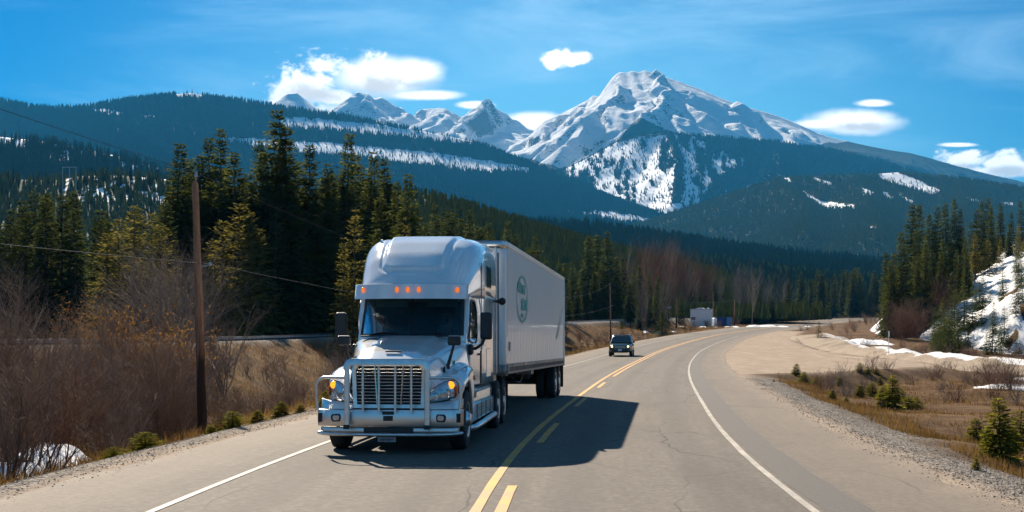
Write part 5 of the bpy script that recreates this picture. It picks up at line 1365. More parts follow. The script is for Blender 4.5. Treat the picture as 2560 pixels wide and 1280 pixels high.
        m2 = MB(); m2.tube([(sx * 1.19, 5.75, 2.66), (sx * 1.30, 5.75, 2.66)], 0.03, 8); m2.lathe([(0, 0.03), (0.03, 0.075), (0.10, 0.08), (0.12, 0.06)], (sx * 1.33, 5.66, 2.66), 'y', 18); m2.build('work_lamp', MAT['black'], T, 40)
        # door mirror
        m2 = MB(); m2.tube([(sx * 1.06, 2.52, 1.70), (sx * 1.16, 2.50, 1.72), (sx * 1.27, 2.50, 1.80), (sx * 1.33, 2.50, 1.93)], 0.028, 8); mr = m2.build('door_mirror', MAT['black'], T, 50)
        m2 = MB(); m2.box((sx * 1.345, 2.52, 2.13), (0.215, 0.13, 0.50)); m2.build('mirror_head', MAT['black'], mr, bevel=0.045, seg=4)
        m2 = MB(); m2.box((sx * 1.345, 2.59, 2.13), (0.18, 0.01, 0.44)); m2.build('mirror_glass', MAT['chrome'], mr)
        m2 = MB(); m2.box((sx * 1.07, 2.45, 1.70), (0.09, 0.20, 0.20)); m2.build('mirror_base', MAT['black'], mr, bevel=0.04, seg=3)
        # hood mirror
        m2 = MB(); m2.tube([(sx * 0.83, 1.02, 1.36), (sx * 0.85, 1.00, 1.45), (sx * 0.93, 0.98, 1.72), (sx * 0.95, 0.98, 1.80)], [0.05, 0.030, 0.024, 0.022], 8); hm = m2.build('hood_mirror', MAT['black'], T, 50)
        m2 = MB(); m2.box((sx * 0.96, 0.98, 1.865), (0.225, 0.13, 0.16)); m2.build('mirror_head', MAT['black'], hm, bevel=0.035, seg=3)
        m2 = MB(); m2.box((sx * 0.96, 0.98, 1.948), (0.19, 0.10, 0.012)); m2.build('mirror_cap', MAT['alu'], hm, bevel=0.005)
    m2 = MB(); m2.prism([(1.30, 1.36), (1.50, 1.36), (1.44, 1.50), (1.36, 1.52)], 'x', 0.905, 0.915); m2.build('green_decal', simple('green_decal', (0.02, 0.26, 0.17), 0.4, 0, 0.1, 9), hood)
    m2 = MB(); m2.lathe([(0.0, 0.055), (0.02, 0.05), (0.024, 0.02)], (0.805, 0.80, 1.375), 'x', 16); m2.build('emblem', MAT['dark'], hood, 40)
    # ---- roof fairing with raised centre panel
    ys_ = [1.98, 2.06, 2.3, 2.7, 3.2, 3.8, 4.5, 5.8]; zt_ = [2.78, 2.93, 3.14, 3.43, 3.68, 3.83, 3.885, 3.885]
    tab = np.linspace(1.98, 5.8, 200); ztab = np.interp(tab, ys_, zt_); kk = np.hanning(21); kk /= kk.sum(); ztab = np.convolve(np.pad(ztab, 10, mode='edge'), kk, mode='valid'); ztab[0] = 2.76
    m2 = MB(); G = []
    for y in np.concatenate([np.linspace(1.98, 3.9, 96), np.linspace(3.95, 5.8, 24)]):
        zt = float(np.interp(y, tab, ztab)); w = cabw(y) - 0.03 * (y < 3.6) * (1 - (y - 1.98) / 1.62) ; row = []
        ne = ip(y, [1.98, 2.4, 2.9, 3.6, 5.8], [3.2, 3.4, 4.0, 5.0, 6.5])
        for k in range(121):
            th = math.pi * k / 120; cx, sz = math.cos(th), math.sin(th)
            x = -w * math.copysign(abs(cx) ** (2 / ne), cx); z = 2.66 + (zt - 2.66) * sz ** (2 / ne)
            # sweep the front round the corners
            yy = y + 0.34 * abs(x / w) ** 3.0 * max(0, 1 - (y - 1.98) / 1.5)
            rr = max(abs(x) - (0.54 + 0.05 * (y - 2.4)) + 0.16, 0); vv = max(2.34 - y + 0.16, 0)
            dd = math.hypot(rr, vv) - 0.16 if (rr > 0 and vv > 0) else max(rr, vv) - 0.16
            rise = 0.040 * float(1 - sstep(-0.028, 0.028, np.array(dd))) - 0.018 * math.exp(-((dd - 0.055) / 0.03) ** 2)
            nx, nz = x / w, 1.0; ln = math.hypot(nx * 0.5, nz)
            row.append((x, yy - 0.5 * rise, z + rise * 0.9))
        G.append(row)
    m2.grid(G); rf = m2.build('roof_fairing', MAT['cab_paint'], T, 60, thick=0.015)
    m2 = MB(); m2.add([(x, 5.80, z) for x, z in ((-1.19, 2.6), (1.19, 2.6), (1.19, 3.5), (1.0, 3.84), (-1.0, 3.84), (-1.19, 3.5))], [(0, 1, 2, 3, 4, 5)]); m2.build('fairing_back', MAT['cab_paint'], rf)
    # visor band with marker lamps
    def vis(s, t): return (s * 1.04, 1.83 + 0.42 * abs(s) ** 2.6 + 0.10 * t, 2.615 + 0.265 * t)
    m2 = MB(); m2.grid([[(lambda p: (p[0], p[1] + 0.12, p[2] + 0.02))(vis(s, 0)) for s in np.linspace(-1, 1, 33)]] + [[vis(s, t) for s in np.linspace(-1, 1, 33)] for t in (0.0, 0.06, 0.3, 0.6, 0.9, 1.0)] + [[(lambda p: (p[0] * 0.985, p[1] + 0.10, p[2] + 0.015))(vis(s, 1)) for s in np.linspace(-1, 1, 33)]])
    vz = m2.build('sun_visor', MAT['cab_paint'], T, 45, thick=0.02)
    for s in (-0.83, -0.19, 0.0, 0.19, 0.83):
        p = vis(s, 0.62); m2 = MB(); m2.lathe([(0.008, 0.036), (-0.02, 0.036), (-0.05, 0.030), (-0.068, 0.012)], (0, 0, 0), 'y', 14)
        o = m2.build('marker_light', MAT['marker'], vz, 50); o.location = p; o.scale = (0.85, 1, 1.45)
    # ---- inside of the cab
    it = empty('cab_inside'); it.parent = T
    m2 = MB(); m2.box((0, 3.95, 1.75), (2.0, 0.04, 1.7)); m2.build('bulkhead', MAT['interior'], it)
    m2 = MB(); m2.box((0, 2.62, 1.80), (1.85, 0.50, 0.24)); m2.build('dashboard', MAT['interior'], it, bevel=0.05, seg=3)
    m2 = MB(); m2.box((0, 3.1, 1.12), (2.0, 1.7, 0.04)); m2.build('floor', MAT['interior'], it)
    m2 = MB(); m2.box((0, 3.2, 2.70), (1.9, 1.5, 0.04)); m2.build('headliner', MAT['interior'], it)
    for x in (-0.5, 0.5):
        m2 = MB(); m2.box((x, 3.35, 1.55), (0.52, 0.55, 0.16)); m2.box((x, 3.62, 1.98), (0.50, 0.14, 0.80)); m2.box((x, 3.62, 2.42), (0.28, 0.12, 0.18)); m2.build('seat', MAT['interior'], it, bevel=0.05, seg=3)
    for x0, x1 in ((-0.72, -0.12), (0.22, 0.80)):
        m2 = MB(); m2.box(((x0 + x1) / 2, 2.62 + 0.05 * abs(x0 + x1), 2.56), (x1 - x0, 0.02, 0.16), Matrix.Rotation(R(-20), 3, 'X')); m2.build('sun_flap', MAT['visor_cloth'], it, bevel=0.008)
    m2 = MB()
    for k in range(25):
        pass
    ring = [(0.5 + 0.21 * math.cos(a), 2.93 - 0.10 * math.sin(a), 1.98 + 0.19 * math.sin(a)) for a in np.linspace(0, 2 * math.pi, 25)]
    m2.tube(ring, 0.016, 6, False); m2.tube([(0.5, 2.93, 1.98), (0.5, 2.75, 1.85)], 0.03, 6); m2.build('steering_wheel', MAT['black'], it, 50)
    m2 = MB(); m2.box((0.30, 2.42, 1.965), (0.12, 0.06, 0.05)); m2.build('dash_box', simple('teal_box', (0.10, 0.45, 0.45), 0.4, 0, 0.1, 9), it, bevel=0.01)
    # ---- chassis, side skirts, steps
    m2 = MB()
    for sx in (-1, 1): m2.box((sx * 0.43, 4.6, 0.86), (0.09, 7.4, 0.26))
    m2.box((0, 1.15, 0.55), (1.9, 0.12, 0.12)); m2.box((0, 6.3, 0.52), (1.7, 0.22, 0.26)); m2.box((0, 7.62, 0.52), (1.7, 0.22, 0.26)); m2.box((0, 1.0, 0.95), (1.0, 1.3, 0.5)); m2.box((0, 3.4, 0.75), (0.9, 2.2, 0.5))
    m2.build('chassis', MAT['dark'], T)
    m2 = MB(); m2.prism([(6.0, 1.0), (8.0, 1.0), (8.25, 0.92), (7.9, 1.09), (6.2, 1.09)], 'x', -0.5, 0.5); m2.build('fifth_wheel', MAT['dark'], T)
    for sx in (-1, 1):
        m2 = MB(); G = []
        for z in (0.36, 0.42, 0.70, 0.74, 0.90, 1.00):
            xx = {0.36: 1.12, 0.42: 1.17, 0.70: 1.17, 0.74: 1.13, 0.90: 1.13, 1.00: 1.08}[z]
            G.append([(sx * (xx - 0.02 * (yy < 2.0)), yy, z) for yy in np.linspace(1.86, 5.55, 12)])
        m2.grid(G); sk = m2.build('side_skirt', MAT['cab_paint'], T, 30, thick=0.02)
        for yy in (2.6, 3.3, 4.1, 4.9):
            m2 = MB(); m2.box((sx * 1.172, yy, 0.56), (0.012, 0.014, 0.28)); m2.build('skirt_joint', MAT['dark'], sk)
        m2 = MB(); m2.box((sx * 1.10, 2.35, 0.87), (0.12, 0.46, 0.10)); m2.build('step', MAT['black'], sk, bevel=0.01)
        m2 = MB(); m2.tube([(sx * 1.08, 1.82, 0.30), (sx * 1.20, 2.0, 0.315), (sx * 1.23, 3.0, 0.335), (sx * 1.23, 5.2, 0.36), (sx * 1.15, 5.5, 0.37)], 0.055, 10); m2.build('step_rail', MAT['alu'], sk, 50)
        wheel(T, sx * 1.035, 1.15, 0.51, 0.29, sx, False, True)
        wheel(T, sx * 1.07, 6.30, 0.51, 0.27, sx, True)
        wheel(T, sx * 1.07, 7.62, 0.51, 0.27, sx, True)
        m2 = MB(); m2.box((sx * 0.92, 8.28, 0.62), (0.60, 0.015, 0.66)); m2.build('mud_flap', MAT['rubber'], T)
    for sx in (-1,):
        m2 = MB(); m2.tube([(sx * 0.80, 3.66, 3.72), (sx * 0.80, 3.64, 3.80)], [0.04, 0.02], 8); m2.build('roof_antenna', MAT['alu'], T, 50)
build_tractor()

# ------------------------------------------------------------------ driver
def build_person():
    m = simple('dark_jacket', (0.05, 0.055, 0.07), 0.9, 0, 0.2, 9); skin = simple('skin', (0.50, 0.31, 0.23), 0.6, 0, 0.08, 12)
    me = bpy.data.meshes.new('person')
    J = [(0, 0, 0.0), (0, 0.02, 0.22), (0, 0.02, 0.46), (0, 0.0, 0.56), (0, -0.01, 0.645), (0, -0.015, 0.76),
         (0.20, 0.0, 0.47), (0.25, -0.12, 0.24), (0.19, -0.42, 0.28), (0.17, -0.50, 0.32), (-0.20, 0.0, 0.47), (-0.25, -0.12, 0.24), (-0.19, -0.42, 0.28), (-0.17, -0.50, 0.32),
         (0.11, -0.05, 0.0), (0.14, -0.48, 0.02), (0.14, -0.55, -0.42), (-0.11, -0.05, 0.0), (-0.14, -0.48, 0.02), (-0.14, -0.55, -0.42), (0, -0.115, 0.66)]
    Ed = [(0, 1), (1, 2), (2, 3), (3, 4), (4, 5), (2, 6), (6, 7), (7, 8), (8, 9), (2, 10), (10, 11), (11, 12), (12, 13), (0, 14), (14, 15), (15, 16), (0, 17), (17, 18), (18, 19), (4, 20)]
    rad = [0.17, 0.165, 0.15, 0.06, 0.085, 0.075, 0.075, 0.055, 0.042, 0.035, 0.075, 0.055, 0.042, 0.035, 0.10, 0.075, 0.05, 0.10, 0.075, 0.05, 0.022]
    me.from_pydata(J, Ed, []); me.materials.append(m); me.materials.append(skin)
    o = link('person', me)
    sk = o.modifiers.new('skin', 'SKIN'); o.modifiers.new('smooth', 'SUBSURF').render_levels = 2
    for i, r_ in enumerate(rad):
        d = me.skin_vertices[0].data[i]; d.radius = (r_, r_); d.use_root = (i == 0)
    c, s = math.cos(TR_YAW), math.sin(TR_YAW); x, y = 0.50, 3.42
    o.location = (TR_B[0] + c * x - s * y, TR_B[1] + s * x + c * y, 1.63); o.rotation_euler = (0, 0, TR_YAW)
    tag(o, 'driver in dark jacket sitting at the wheel behind the truck windscreen', 'person')
    hd = MB(); hd.lathe([(-0.115, 0.02), (-0.10, 0.055), (-0.05, 0.082), (0.02, 0.092), (0.08, 0.085), (0.12, 0.05), (0.135, 0.01)], (0, -0.025, 0.69), 'z', 16); f = hd.build('face', skin, o, 80)
    for sx in (-1, 1):
        e = MB(); e.lathe([(-0.012, 0.004), (0, 0.012), (0.012, 0.004)], (sx * 0.034, -0.108, 0.705), 'y', 8); e.build('eye', MAT['black'], f, 60)
    n = MB(); n.tube([(0, -0.105, 0.705), (0, -0.135, 0.665), (0, -0.11, 0.66)], [0.008, 0.014, 0.01], 6); n.build('nose', skin, f, 60)
    hr = MB(); hr.lathe([(0.02, 0.096), (0.08, 0.094), (0.13, 0.06), (0.15, 0.01)], (0, -0.010, 0.695), 'z', 16); hr.build('hair', MAT['interior'], o, 80)
build_person()

# ------------------------------------------------------------------ trailer
def m_trailer():
    m = NT('trailer_skin'); c = m.coord(); f = m.noise(c, 1.2, 4)
    st = m.noise(m.coord(scale=(1, 5.5, 0.35)), 2.4, 5, 0.65); sep = m.n('ShaderNodeSeparateXYZ'); m.l(c, sep.inputs[0])
    low = m.n('ShaderNodeMapRange'); m.l(sep.outputs[2], low.inputs[0]); low.inputs[1].default_value = 3.2; low.inputs[2].default_value = 1.2; low.inputs[3].default_value = 0.12; low.inputs[4].default_value = 0.75
    base = m.ramp(f, [(0.3, (0.80, 0.785, 0.75)), (0.7, (0.88, 0.87, 0.845))])
    base = m.mix(m.math('MULTIPLY', m.ramp(st, [(0.40, 0.0), (0.72, 0.8)]), low.outputs[0]), base, (0.30, 0.25, 0.21))
    m.set(Base_Color=base, Roughness=0.32, Specular_IOR_Level=0.5, Coat_Weight=0.25)
    w = m.n('ShaderNodeTexWave', bands_direction='Z'); w.inputs['Scale'].default_value = 2.2; m.l(c, w.inputs['Vector'])
    m.bump(w.outputs['Fac'], 0.05, 0.006)
    return m.mat
MAT['trailer'] = m_trailer()
MAT['rail'] = simple('trailer_rail', (0.24, 0.21, 0.19), 0.5, 0.4, 0.3, 6)
MAT['teal'] = simple('teal_print', (0.0, 0.36, 0.30), 0.5, 0, 0.15, 4)
TL_YAW = -R(7.0); TL_O = (-1.444, 28.36)
trailer = empty('box_trailer', (TL_O[0], TL_O[1], float(zroad(28)) + 0.0), TL_YAW, 'long white box trailer with teal oval logo on its side', 'trailer')
def build_trailer():
    body = empty('trailer_box'); body.parent = trailer; body.rotation_euler = (-R(0.53), 0, 0)
    Lg, hw, z0, z1 = 15.2, 1.30, 1.34, 3.90
    # front wall with rounded corners
    m2 = MB(); rad = 0.20; G = []
    prof = [(-hw, 0.45)] + [(-hw + rad - rad * math.cos(a), rad - rad * math.sin(a)) for a in np.linspace(0, math.pi / 2, 7)] + [(hw - rad + rad * math.sin(a), rad - rad * math.cos(a)) for a in np.linspace(0, math.pi / 2, 7)] + [(hw, 0.45)]
    m2.grid([[(x, y, z) for x, y in prof] for z in (1.12, 1.5, 2.2, 3.0, 3.6, 3.88)]); m2.build('front_wall', MAT['trailer'], body, 40, thick=0.02)
    pm = None; n = 12; pl = (Lg - 0.45 - 0.10) / n
    for sx in (-1, 1):
        for k in range(n):
            if pm is None:
                m2 = MB(); m2.box((0, pl / 2, (z0 + z1) / 2), (0.03, pl - 0.005, z1 - z0)); m2.box((0.014, pl - 0.04, (z0 + z1) / 2), (0.006, 0.03, z1 - z0 - 0.02)); m2.box((0.0135, pl / 2, (z0 + z1) / 2), (0.006, 0.03, z1 - z0 - 0.02))
                o = m2.build('side_panel', MAT['trailer'], body); pm = o.data
            else: o = link('side_panel', pm, body)
            o.location = (sx * (hw - 0.015), 0.45 + k * pl + (pl if sx < 0 else 0), 0); o.rotation_euler = (0, 0, 0 if sx > 0 else math.pi)
        m2 = MB(); m2.box((sx * (hw - 0.02), 0.45 + (Lg - 0.45) / 2, 1.225), (0.07, Lg - 0.45, 0.225)); br = m2.build('bottom_rail', MAT['rail'], body, bevel=0.008)
        mm = None
        for k in range(60):
            if mm is None: m3 = MB(); m3.box((0, 0, 1.215), (0.014, 0.09, 0.10)); o = m3.build('rail_slot', MAT['dark'], br); mm = o.data
            else: o = link('rail_slot', mm, br)
            o.location = (sx * (hw + 0.016), 0.75 + k * 0.238, 0)
        m2 = MB(); m2.box((sx * (hw - 0.01), Lg / 2 + 0.2, 3.935), (0.06, Lg - 0.4, 0.10)); m2.build('top_rail', MAT['alu'], body, bevel=0.01)
        mm = None
        for k in range(6):
            m3 = MB(); m3.box((sx * (hw + 0.018), 1.3 + k * 2.55, 1.305), (0.012, 0.32, 0.045)); m3.build('reflector_strip', MAT['orange'] if k % 2 else MAT['rail'], body)
    m2 = MB(); m2.grid([[(x, y + 0.0, 1.08 + q) for x, y in [(p[0], p[1] - 0.012) for p in prof]] for q in (0.0, 0.24)]); m2.build('front_sill', MAT['rail'], body, 40, thick=0.02)
    m2 = MB(); m2.grid([[(p[0], p[1] - 0.012, q) for p in prof] for q in (3.82, 3.985)]); m2.build('front_header', MAT['alu'], body, 40, thick=0.02)
    for x in (-0.55, 0.35, 0.72):
        m2 = MB(); m2.box((x, -0.03, 3.93), (0.14, 0.03, 0.06)); m2.build('clearance_lamp', simple('clearance_red', (0.28, 0.10, 0.06), 0.4), body, bevel=0.006)
    m2 = MB(); m2.box((0, Lg / 2, 3.945), (2 * hw - 0.06, Lg - 0.1, 0.03)); m2.build('roof', MAT['trailer'], body)
    m2 = MB(); m2.box((0, Lg / 2, 1.20), (2 * hw - 0.10, Lg - 0.1, 0.14)); m2.build('floor', MAT['dark'], body)
    m2 = MB(); m2.box((-hw + 0.02, Lg - 0.05, 2.53), (0.10, 0.10, 2.88)); m2.box((hw - 0.02, Lg - 0.05, 2.53), (0.10, 0.10, 2.88)); m2.box((0, Lg - 0.05, 3.95), (2 * hw - 0.06, 0.10, 0.10)); m2.box((0, Lg - 0.05, 1.17), (2 * hw - 0.06, 0.10, 0.18)); m2.build('rear_frame', MAT['alu'], body)
    for sx in (-1, 1):
        m2 = MB(); m2.box((sx * 0.62, Lg - 0.03, 2.55), (1.18, 0.04, 2.66)); m2.build('rear_door', MAT['trailer'], body)
    # teal oval logo, block lettering too worn to read
    X = hw + 0.0165; cy_, cz = 3.20, 2.84
    lg = empty('logo'); lg.parent = body
    m2 = MB(); a = np.linspace(0, 2 * math.pi, 49); m2.grid([[(X, cy_ + (1.16 - q) * math.cos(t), cz + (0.56 - q) * math.sin(t)) for t in a] for q in (0.0, 0.055)]); m2.build('logo_ring', MAT['teal'], lg)
    rr = random.Random(3)
    def word(name, y0, y1, za, zb, n):
        m3 = MB(); w = (y1 - y0) / n
        for k in range(n):
            yb = y0 + k * w; hh = zb - za; up = rr.choice((0, 0, 0.35, 0.12)) * hh
            s = 0.24 * w
            m3.box((X, yb + s, (za + zb + up) / 2), (0.006, s * 1.5, hh + up))
            if rr.random() < 0.8: m3.box((X, yb + w * 0.72, (za + zb) / 2 - 0.0), (0.006, s * 1.4, hh))
            for zz in rr.sample((za + hh * 0.10, za + hh * 0.5, zb - hh * 0.10), 2): m3.box((X + 0.001, yb + w * 0.5, zz), (0.006, w * 0.7, hh * 0.17))
        m3.build(name, MAT['teal'], lg)
    word('logo_word', cy_ - 0.98, cy_ - 0.22, cz + 0.14, cz + 0.36, 4); word('logo_word', cy_ - 0.08, cy_ + 0.52, cz + 0.12, cz + 0.34, 3)
    word('logo_word', cy_ - 0.20, cy_ + 1.02, cz - 0.26, cz + 0.0, 6); word('logo_word', cy_ - 0.28, cy_ + 0.22, cz - 0.44, cz - 0.36, 3)
    m2 = MB(); m2.add([(X, 12.2, 1.95), (X, 12.5, 1.95), (X, 14.5, 2.95), (X, 14.35, 2.95)], [(0, 1, 2, 3)]); m2.add([(X, 12.9, 2.02), (X, 13.0, 2.02), (X, 14.2, 2.62), (X, 14.1, 2.62)], [(0, 1, 2, 3)]); m2.build('faded_stripe', simple('faded_teal', (0.36, 0.46, 0.45), 0.5, 0, 0.15, 4), body)
    m2 = MB(); m2.box((X, 0.75, 1.72), (0.006, 0.16, 0.20)); m2.build('safety_decal', simple('worn_decal', (0.30, 0.22, 0.21), 0.6, 0, 0.3, 12), body)
    # running gear
    for y in (12.85, 14.15):
        for sx in (-1, 1): wheel(trailer, sx * 1.12, y, 0.50, 0.26, sx, True)
        m2 = MB(); m2.tube([(-1.0, y, 0.50), (1.0, y, 0.50)], 0.08, 10); m2.build('axle', MAT['dark'], trailer, 40)
    m2 = MB()
    for sx in (-1, 1): m2.box((sx * 0.50, 13.0, 0.82), (0.12, 3.6, 0.34))
    m2.box((0, 12.2, 0.80), (1.0, 0.2, 0.3)); m2.box((0, 13.5, 0.72), (1.2, 1.0, 0.3)); m2.build('bogie_frame', MAT['dark'], trailer)
    for sx in (-1, 1):
        m2 = MB(); m2.box((sx * 1.0, 14.85, 0.62), (0.62, 0.015, 0.70)); m2.build('mud_flap', MAT['rubber'], trailer)
        m2 = MB(); m2.box((sx * 0.85, 2.6, 0.78), (0.12, 0.12, 0.72)); m2.box((sx * 0.85, 2.6, 0.40), (0.22, 0.26, 0.04)); m2.build('landing_leg', MAT['dark'], trailer, bevel=0.01)
    m2 = MB(); m2.tube([(0.6, 14.2 - 7.9, 0.95), (0.75, 6.6, 0.72), (0.8, 7.1, 0.70), (0.85, 7.6, 0.98)], 0.02, 6); m2.tube([(0.3, 6.2, 0.95), (0.35, 6.7, 0.66), (0.4, 7.3, 0.96)], 0.02, 6); m2.build('air_hose', MAT['black'], trailer, 50)
    m2 = MB(); m2.box((0.9, 7.4, 0.98), (0.40, 0.6, 0.16)); m2.build('light_box', MAT['rail'], trailer, bevel=0.02)
build_trailer()
# ------------------------------------------------------------------ oncoming car
MAT['car_paint'] = m_paint_body('car_paint', (0.045, 0.070, 0.068), 0.4, 0.18, 0.35, (0.2, 1.0))
MAT['car_glass'] = simple('car_glass', (0.015, 0.03, 0.035), 0.05, 0, 0.2, 3, coat=1.0)
MAT['head_lamp'] = m_emit('lit_head_lamp', (1.0, 0.80, 0.30), 1.2)
def build_car():
    Y = 104.0; X = (1550 - 1280) / FPX * Y
    car = empty('suv', (X, Y, float(zroad(Y))), -R(8.0), 'dark green-black SUV with headlights on, following the truck', 'car')
    ys = [0.0, 0.05, 0.18, 0.5, 1.0, 1.25, 3.0, 4.3, 4.55, 4.68]
    hw = [0.62, 0.76, 0.85, 0.90, 0.915, 0.92, 0.92, 0.91, 0.88, 0.78]; zb = [0.42, 0.36, 0.31, 0.30, 0.30, 0.30, 0.30, 0.32, 0.38, 0.45]; zt = [0.80, 0.88, 0.955, 1.01, 1.06, 1.08, 1.09, 1.09, 1.06, 0.98]
    mb = MB(); G = []
    for y in np.concatenate([np.linspace(0, 0.5, 8), np.linspace(0.7, 4.3, 24), np.linspace(4.4, 4.68, 4)]):
        w, a, b = ip(y, ys, hw), ip(y, ys, zb), ip(y, ys, zt); row = []
        for k in range(28):
            th = 2 * math.pi * k / 28; c, s = math.cos(th), math.sin(th)
            x = w * math.copysign(abs(c) ** 0.45, c); z = (a + b) / 2 + (b - a) / 2 * math.copysign(abs(s) ** 0.5, s)
            for ya in (0.92, 3.72):
                if abs(x) > 0.62 and z < 0.75 and abs(y - ya) < 0.43: z = max(z, 0.36 + math.sqrt(max(0, 0.43 ** 2 - (y - ya) ** 2)))
            row.append((x, y, z))
        G.append(row)
    mb.grid(G, close=True); mb.add(G[0], [tuple(range(28))]); mb.add(G[-1], [tuple(range(28))[::-1]])
    body = mb.build('body', MAT['car_paint'], car, 40)
    mb = MB(); G = []
    def ring(z):
        u = (z - 1.05) / 0.66; w = 0.875 - 0.185 * u - 0.05 * max(0, u - 0.85) / 0.15; y0 = 1.10 + 0.78 * u + 0.05 * max(0, u - .85) / .15; y1 = 4.58 - 0.28 * u
        r = 0.14; P = []
        for (cx, cyy, a0) in ((w - r, y0 + r, -90), (w - r, y1 - r, 0), (-(w - r), y1 - r, 90), (-(w - r), y0 + r, 180)):
            for q in range(4):
                a = R(a0 + q * 30); P.append((cx + r * math.cos(a), cyy + r * math.sin(a) * (1 if a0 not in (-90, 180) else 0.7), z))
        return P
    for z in (1.05, 1.2, 1.4, 1.58, 1.67, 1.71): G.append(ring(z))
    mb.grid(G, close=True); mb.add(G[-1], [tuple(range(16))]); cabin = mb.build('cabin', MAT['car_paint'], car, 40)
    u0, u1 = 0.10, 0.84
    def wpt(s, u): return (s * (0.80 - 0.185 * u), 1.10 + 0.78 * u - 0.012, 1.05 + 0.66 * u)
    mb = MB(); mb.grid([[wpt(s, u) for s in np.linspace(-1, 1, 7)] for u in np.linspace(u0, u1, 4)]); mb.build('windscreen', MAT['car_glass'], cabin, 50)
    for sx in (-1, 1):
        for a, b in ((1.75, 2.62), (2.72, 3.50), (3.60, 4.28)):
            mb = MB(); sh = 0.30 if a < 2 else 0.0
            mb.add([(sx * 0.868, a, 1.12), (sx * 0.868, b, 1.12), (sx * 0.737, b - 0.02, 1.58), (sx * 0.737, a + sh, 1.58)], [(0, 1, 2, 3)]); mb.build('side_window', MAT['car_glass'], cabin)
        mb = MB(); mb.tube([(sx * 0.60, 2.1, 1.71), (sx * 0.60, 2.2, 1.77), (sx * 0.60, 4.1, 1.77), (sx * 0.60, 4.2, 1.71)], 0.022, 6); mb.build('roof_rail', MAT['alu'], cabin, 50)
        mb = MB(); mb.box((sx * 1.0, 1.65, 1.14), (0.18, 0.10, 0.14)); mb.build('mirror', MAT['car_paint'], car, bevel=0.03)
        hl = MB(); hl.box((sx * 0.655, 0.085, 0.80), (0.30, 0.16, 0.19), -sx * R(-18)); h = hl.build('headlight', MAT['lens'], body, bevel=0.03)
        hb = MB(); hb.lathe([(0.06, 0.085), (0.0, 0.085), (-0.02, 0.06)], (sx * 0.62, -0.01, 0.80), 'y', 16); hb.build('bulb', MAT['head_lamp'], h, 40)
        mb = MB(); mb.box((sx * 0.80, 0.15, 0.76), (0.07, 0.1, 0.12)); mb.build('turn_lamp', MAT['orange'], h, bevel=0.01)
        mb = MB(); mb.lathe([(0.04, 0.06), (0.0, 0.06), (-0.01, 0.04)], (sx * 0.60, 0.02, 0.50), 'y', 14); mb.build('fog_lamp', MAT['lens'], body, 40)
        for y in (0.92, 3.72): wheel(car, sx * 0.81, y, 0.365, 0.24, sx)
    for y in (2.6, 3.7):
        mb = MB(); mb.tube([(-0.62, y, 1.80), (0.62, y, 1.80)], 0.018, 6); mb.build('roof_bar', MAT['black'], cabin, 50)
    for z in (0.70, 0.77, 0.84):
        mb = MB(); mb.box((0, -0.012, z), (0.86, 0.03, 0.022)); mb.build('grille_bar', MAT['alu'], body)
    mb = MB(); mb.box((0, 0.0, 0.77), (0.92, 0.04, 0.21)); mb.build('grille', MAT['black'], body)
    mb = MB(); mb.box((0, -0.01, 0.47), (1.35, 0.10, 0.20)); mb.build('bumper', MAT['black'], body, bevel=0.04)
    mb = MB(); mb.box((0, -0.068, 0.52), (0.31, 0.012, 0.15)); mb.build('licence_plate', simple('white_plate', (0.65, 0.66, 0.68), 0.5, 0, 0.05, 9), body)
build_car()

# ------------------------------------------------------------------ poles and wires
def m_pole():
    m = NT('pole_wood'); c = m.coord(scale=(1, 1, 0.12)); f = m.noise(c, 14, 6, 0.7); sep = m.n('ShaderNodeSeparateXYZ'); m.l(m.coord(), sep.inputs[0])
    wood = m.ramp(f, [(0.3, (0.18, 0.085, 0.048)), (0.6, (0.37, 0.19, 0.11)), (0.8, (0.50, 0.31, 0.20))])
    tar = m.ramp(m.math('ADD', m.math('MULTIPLY', sep.outputs[2], 0.12), m.math('MULTIPLY', m.noise(m.coord(scale=(2, 2, 0.25)), 3.0, 4), 0.9)), [(0.62, 1.0), (0.86, 0.0)])
    m.set(Base_Color=m.mix(tar, wood, (0.035, 0.020, 0.014)), Roughness=0.9, Specular_IOR_Level=0.2); m.bump(f, 0.6, 0.02)
    return m.mat
MAT['pole'] = m_pole()
MAT['wire'] = simple('wire', (0.05, 0.05, 0.05), 0.9, 0.0, 0.2, 2)
MAT['insulator'] = simple('insulator', (0.32, 0.34, 0.36), 0.2, 0, 0.1, 9, coat=0.5)
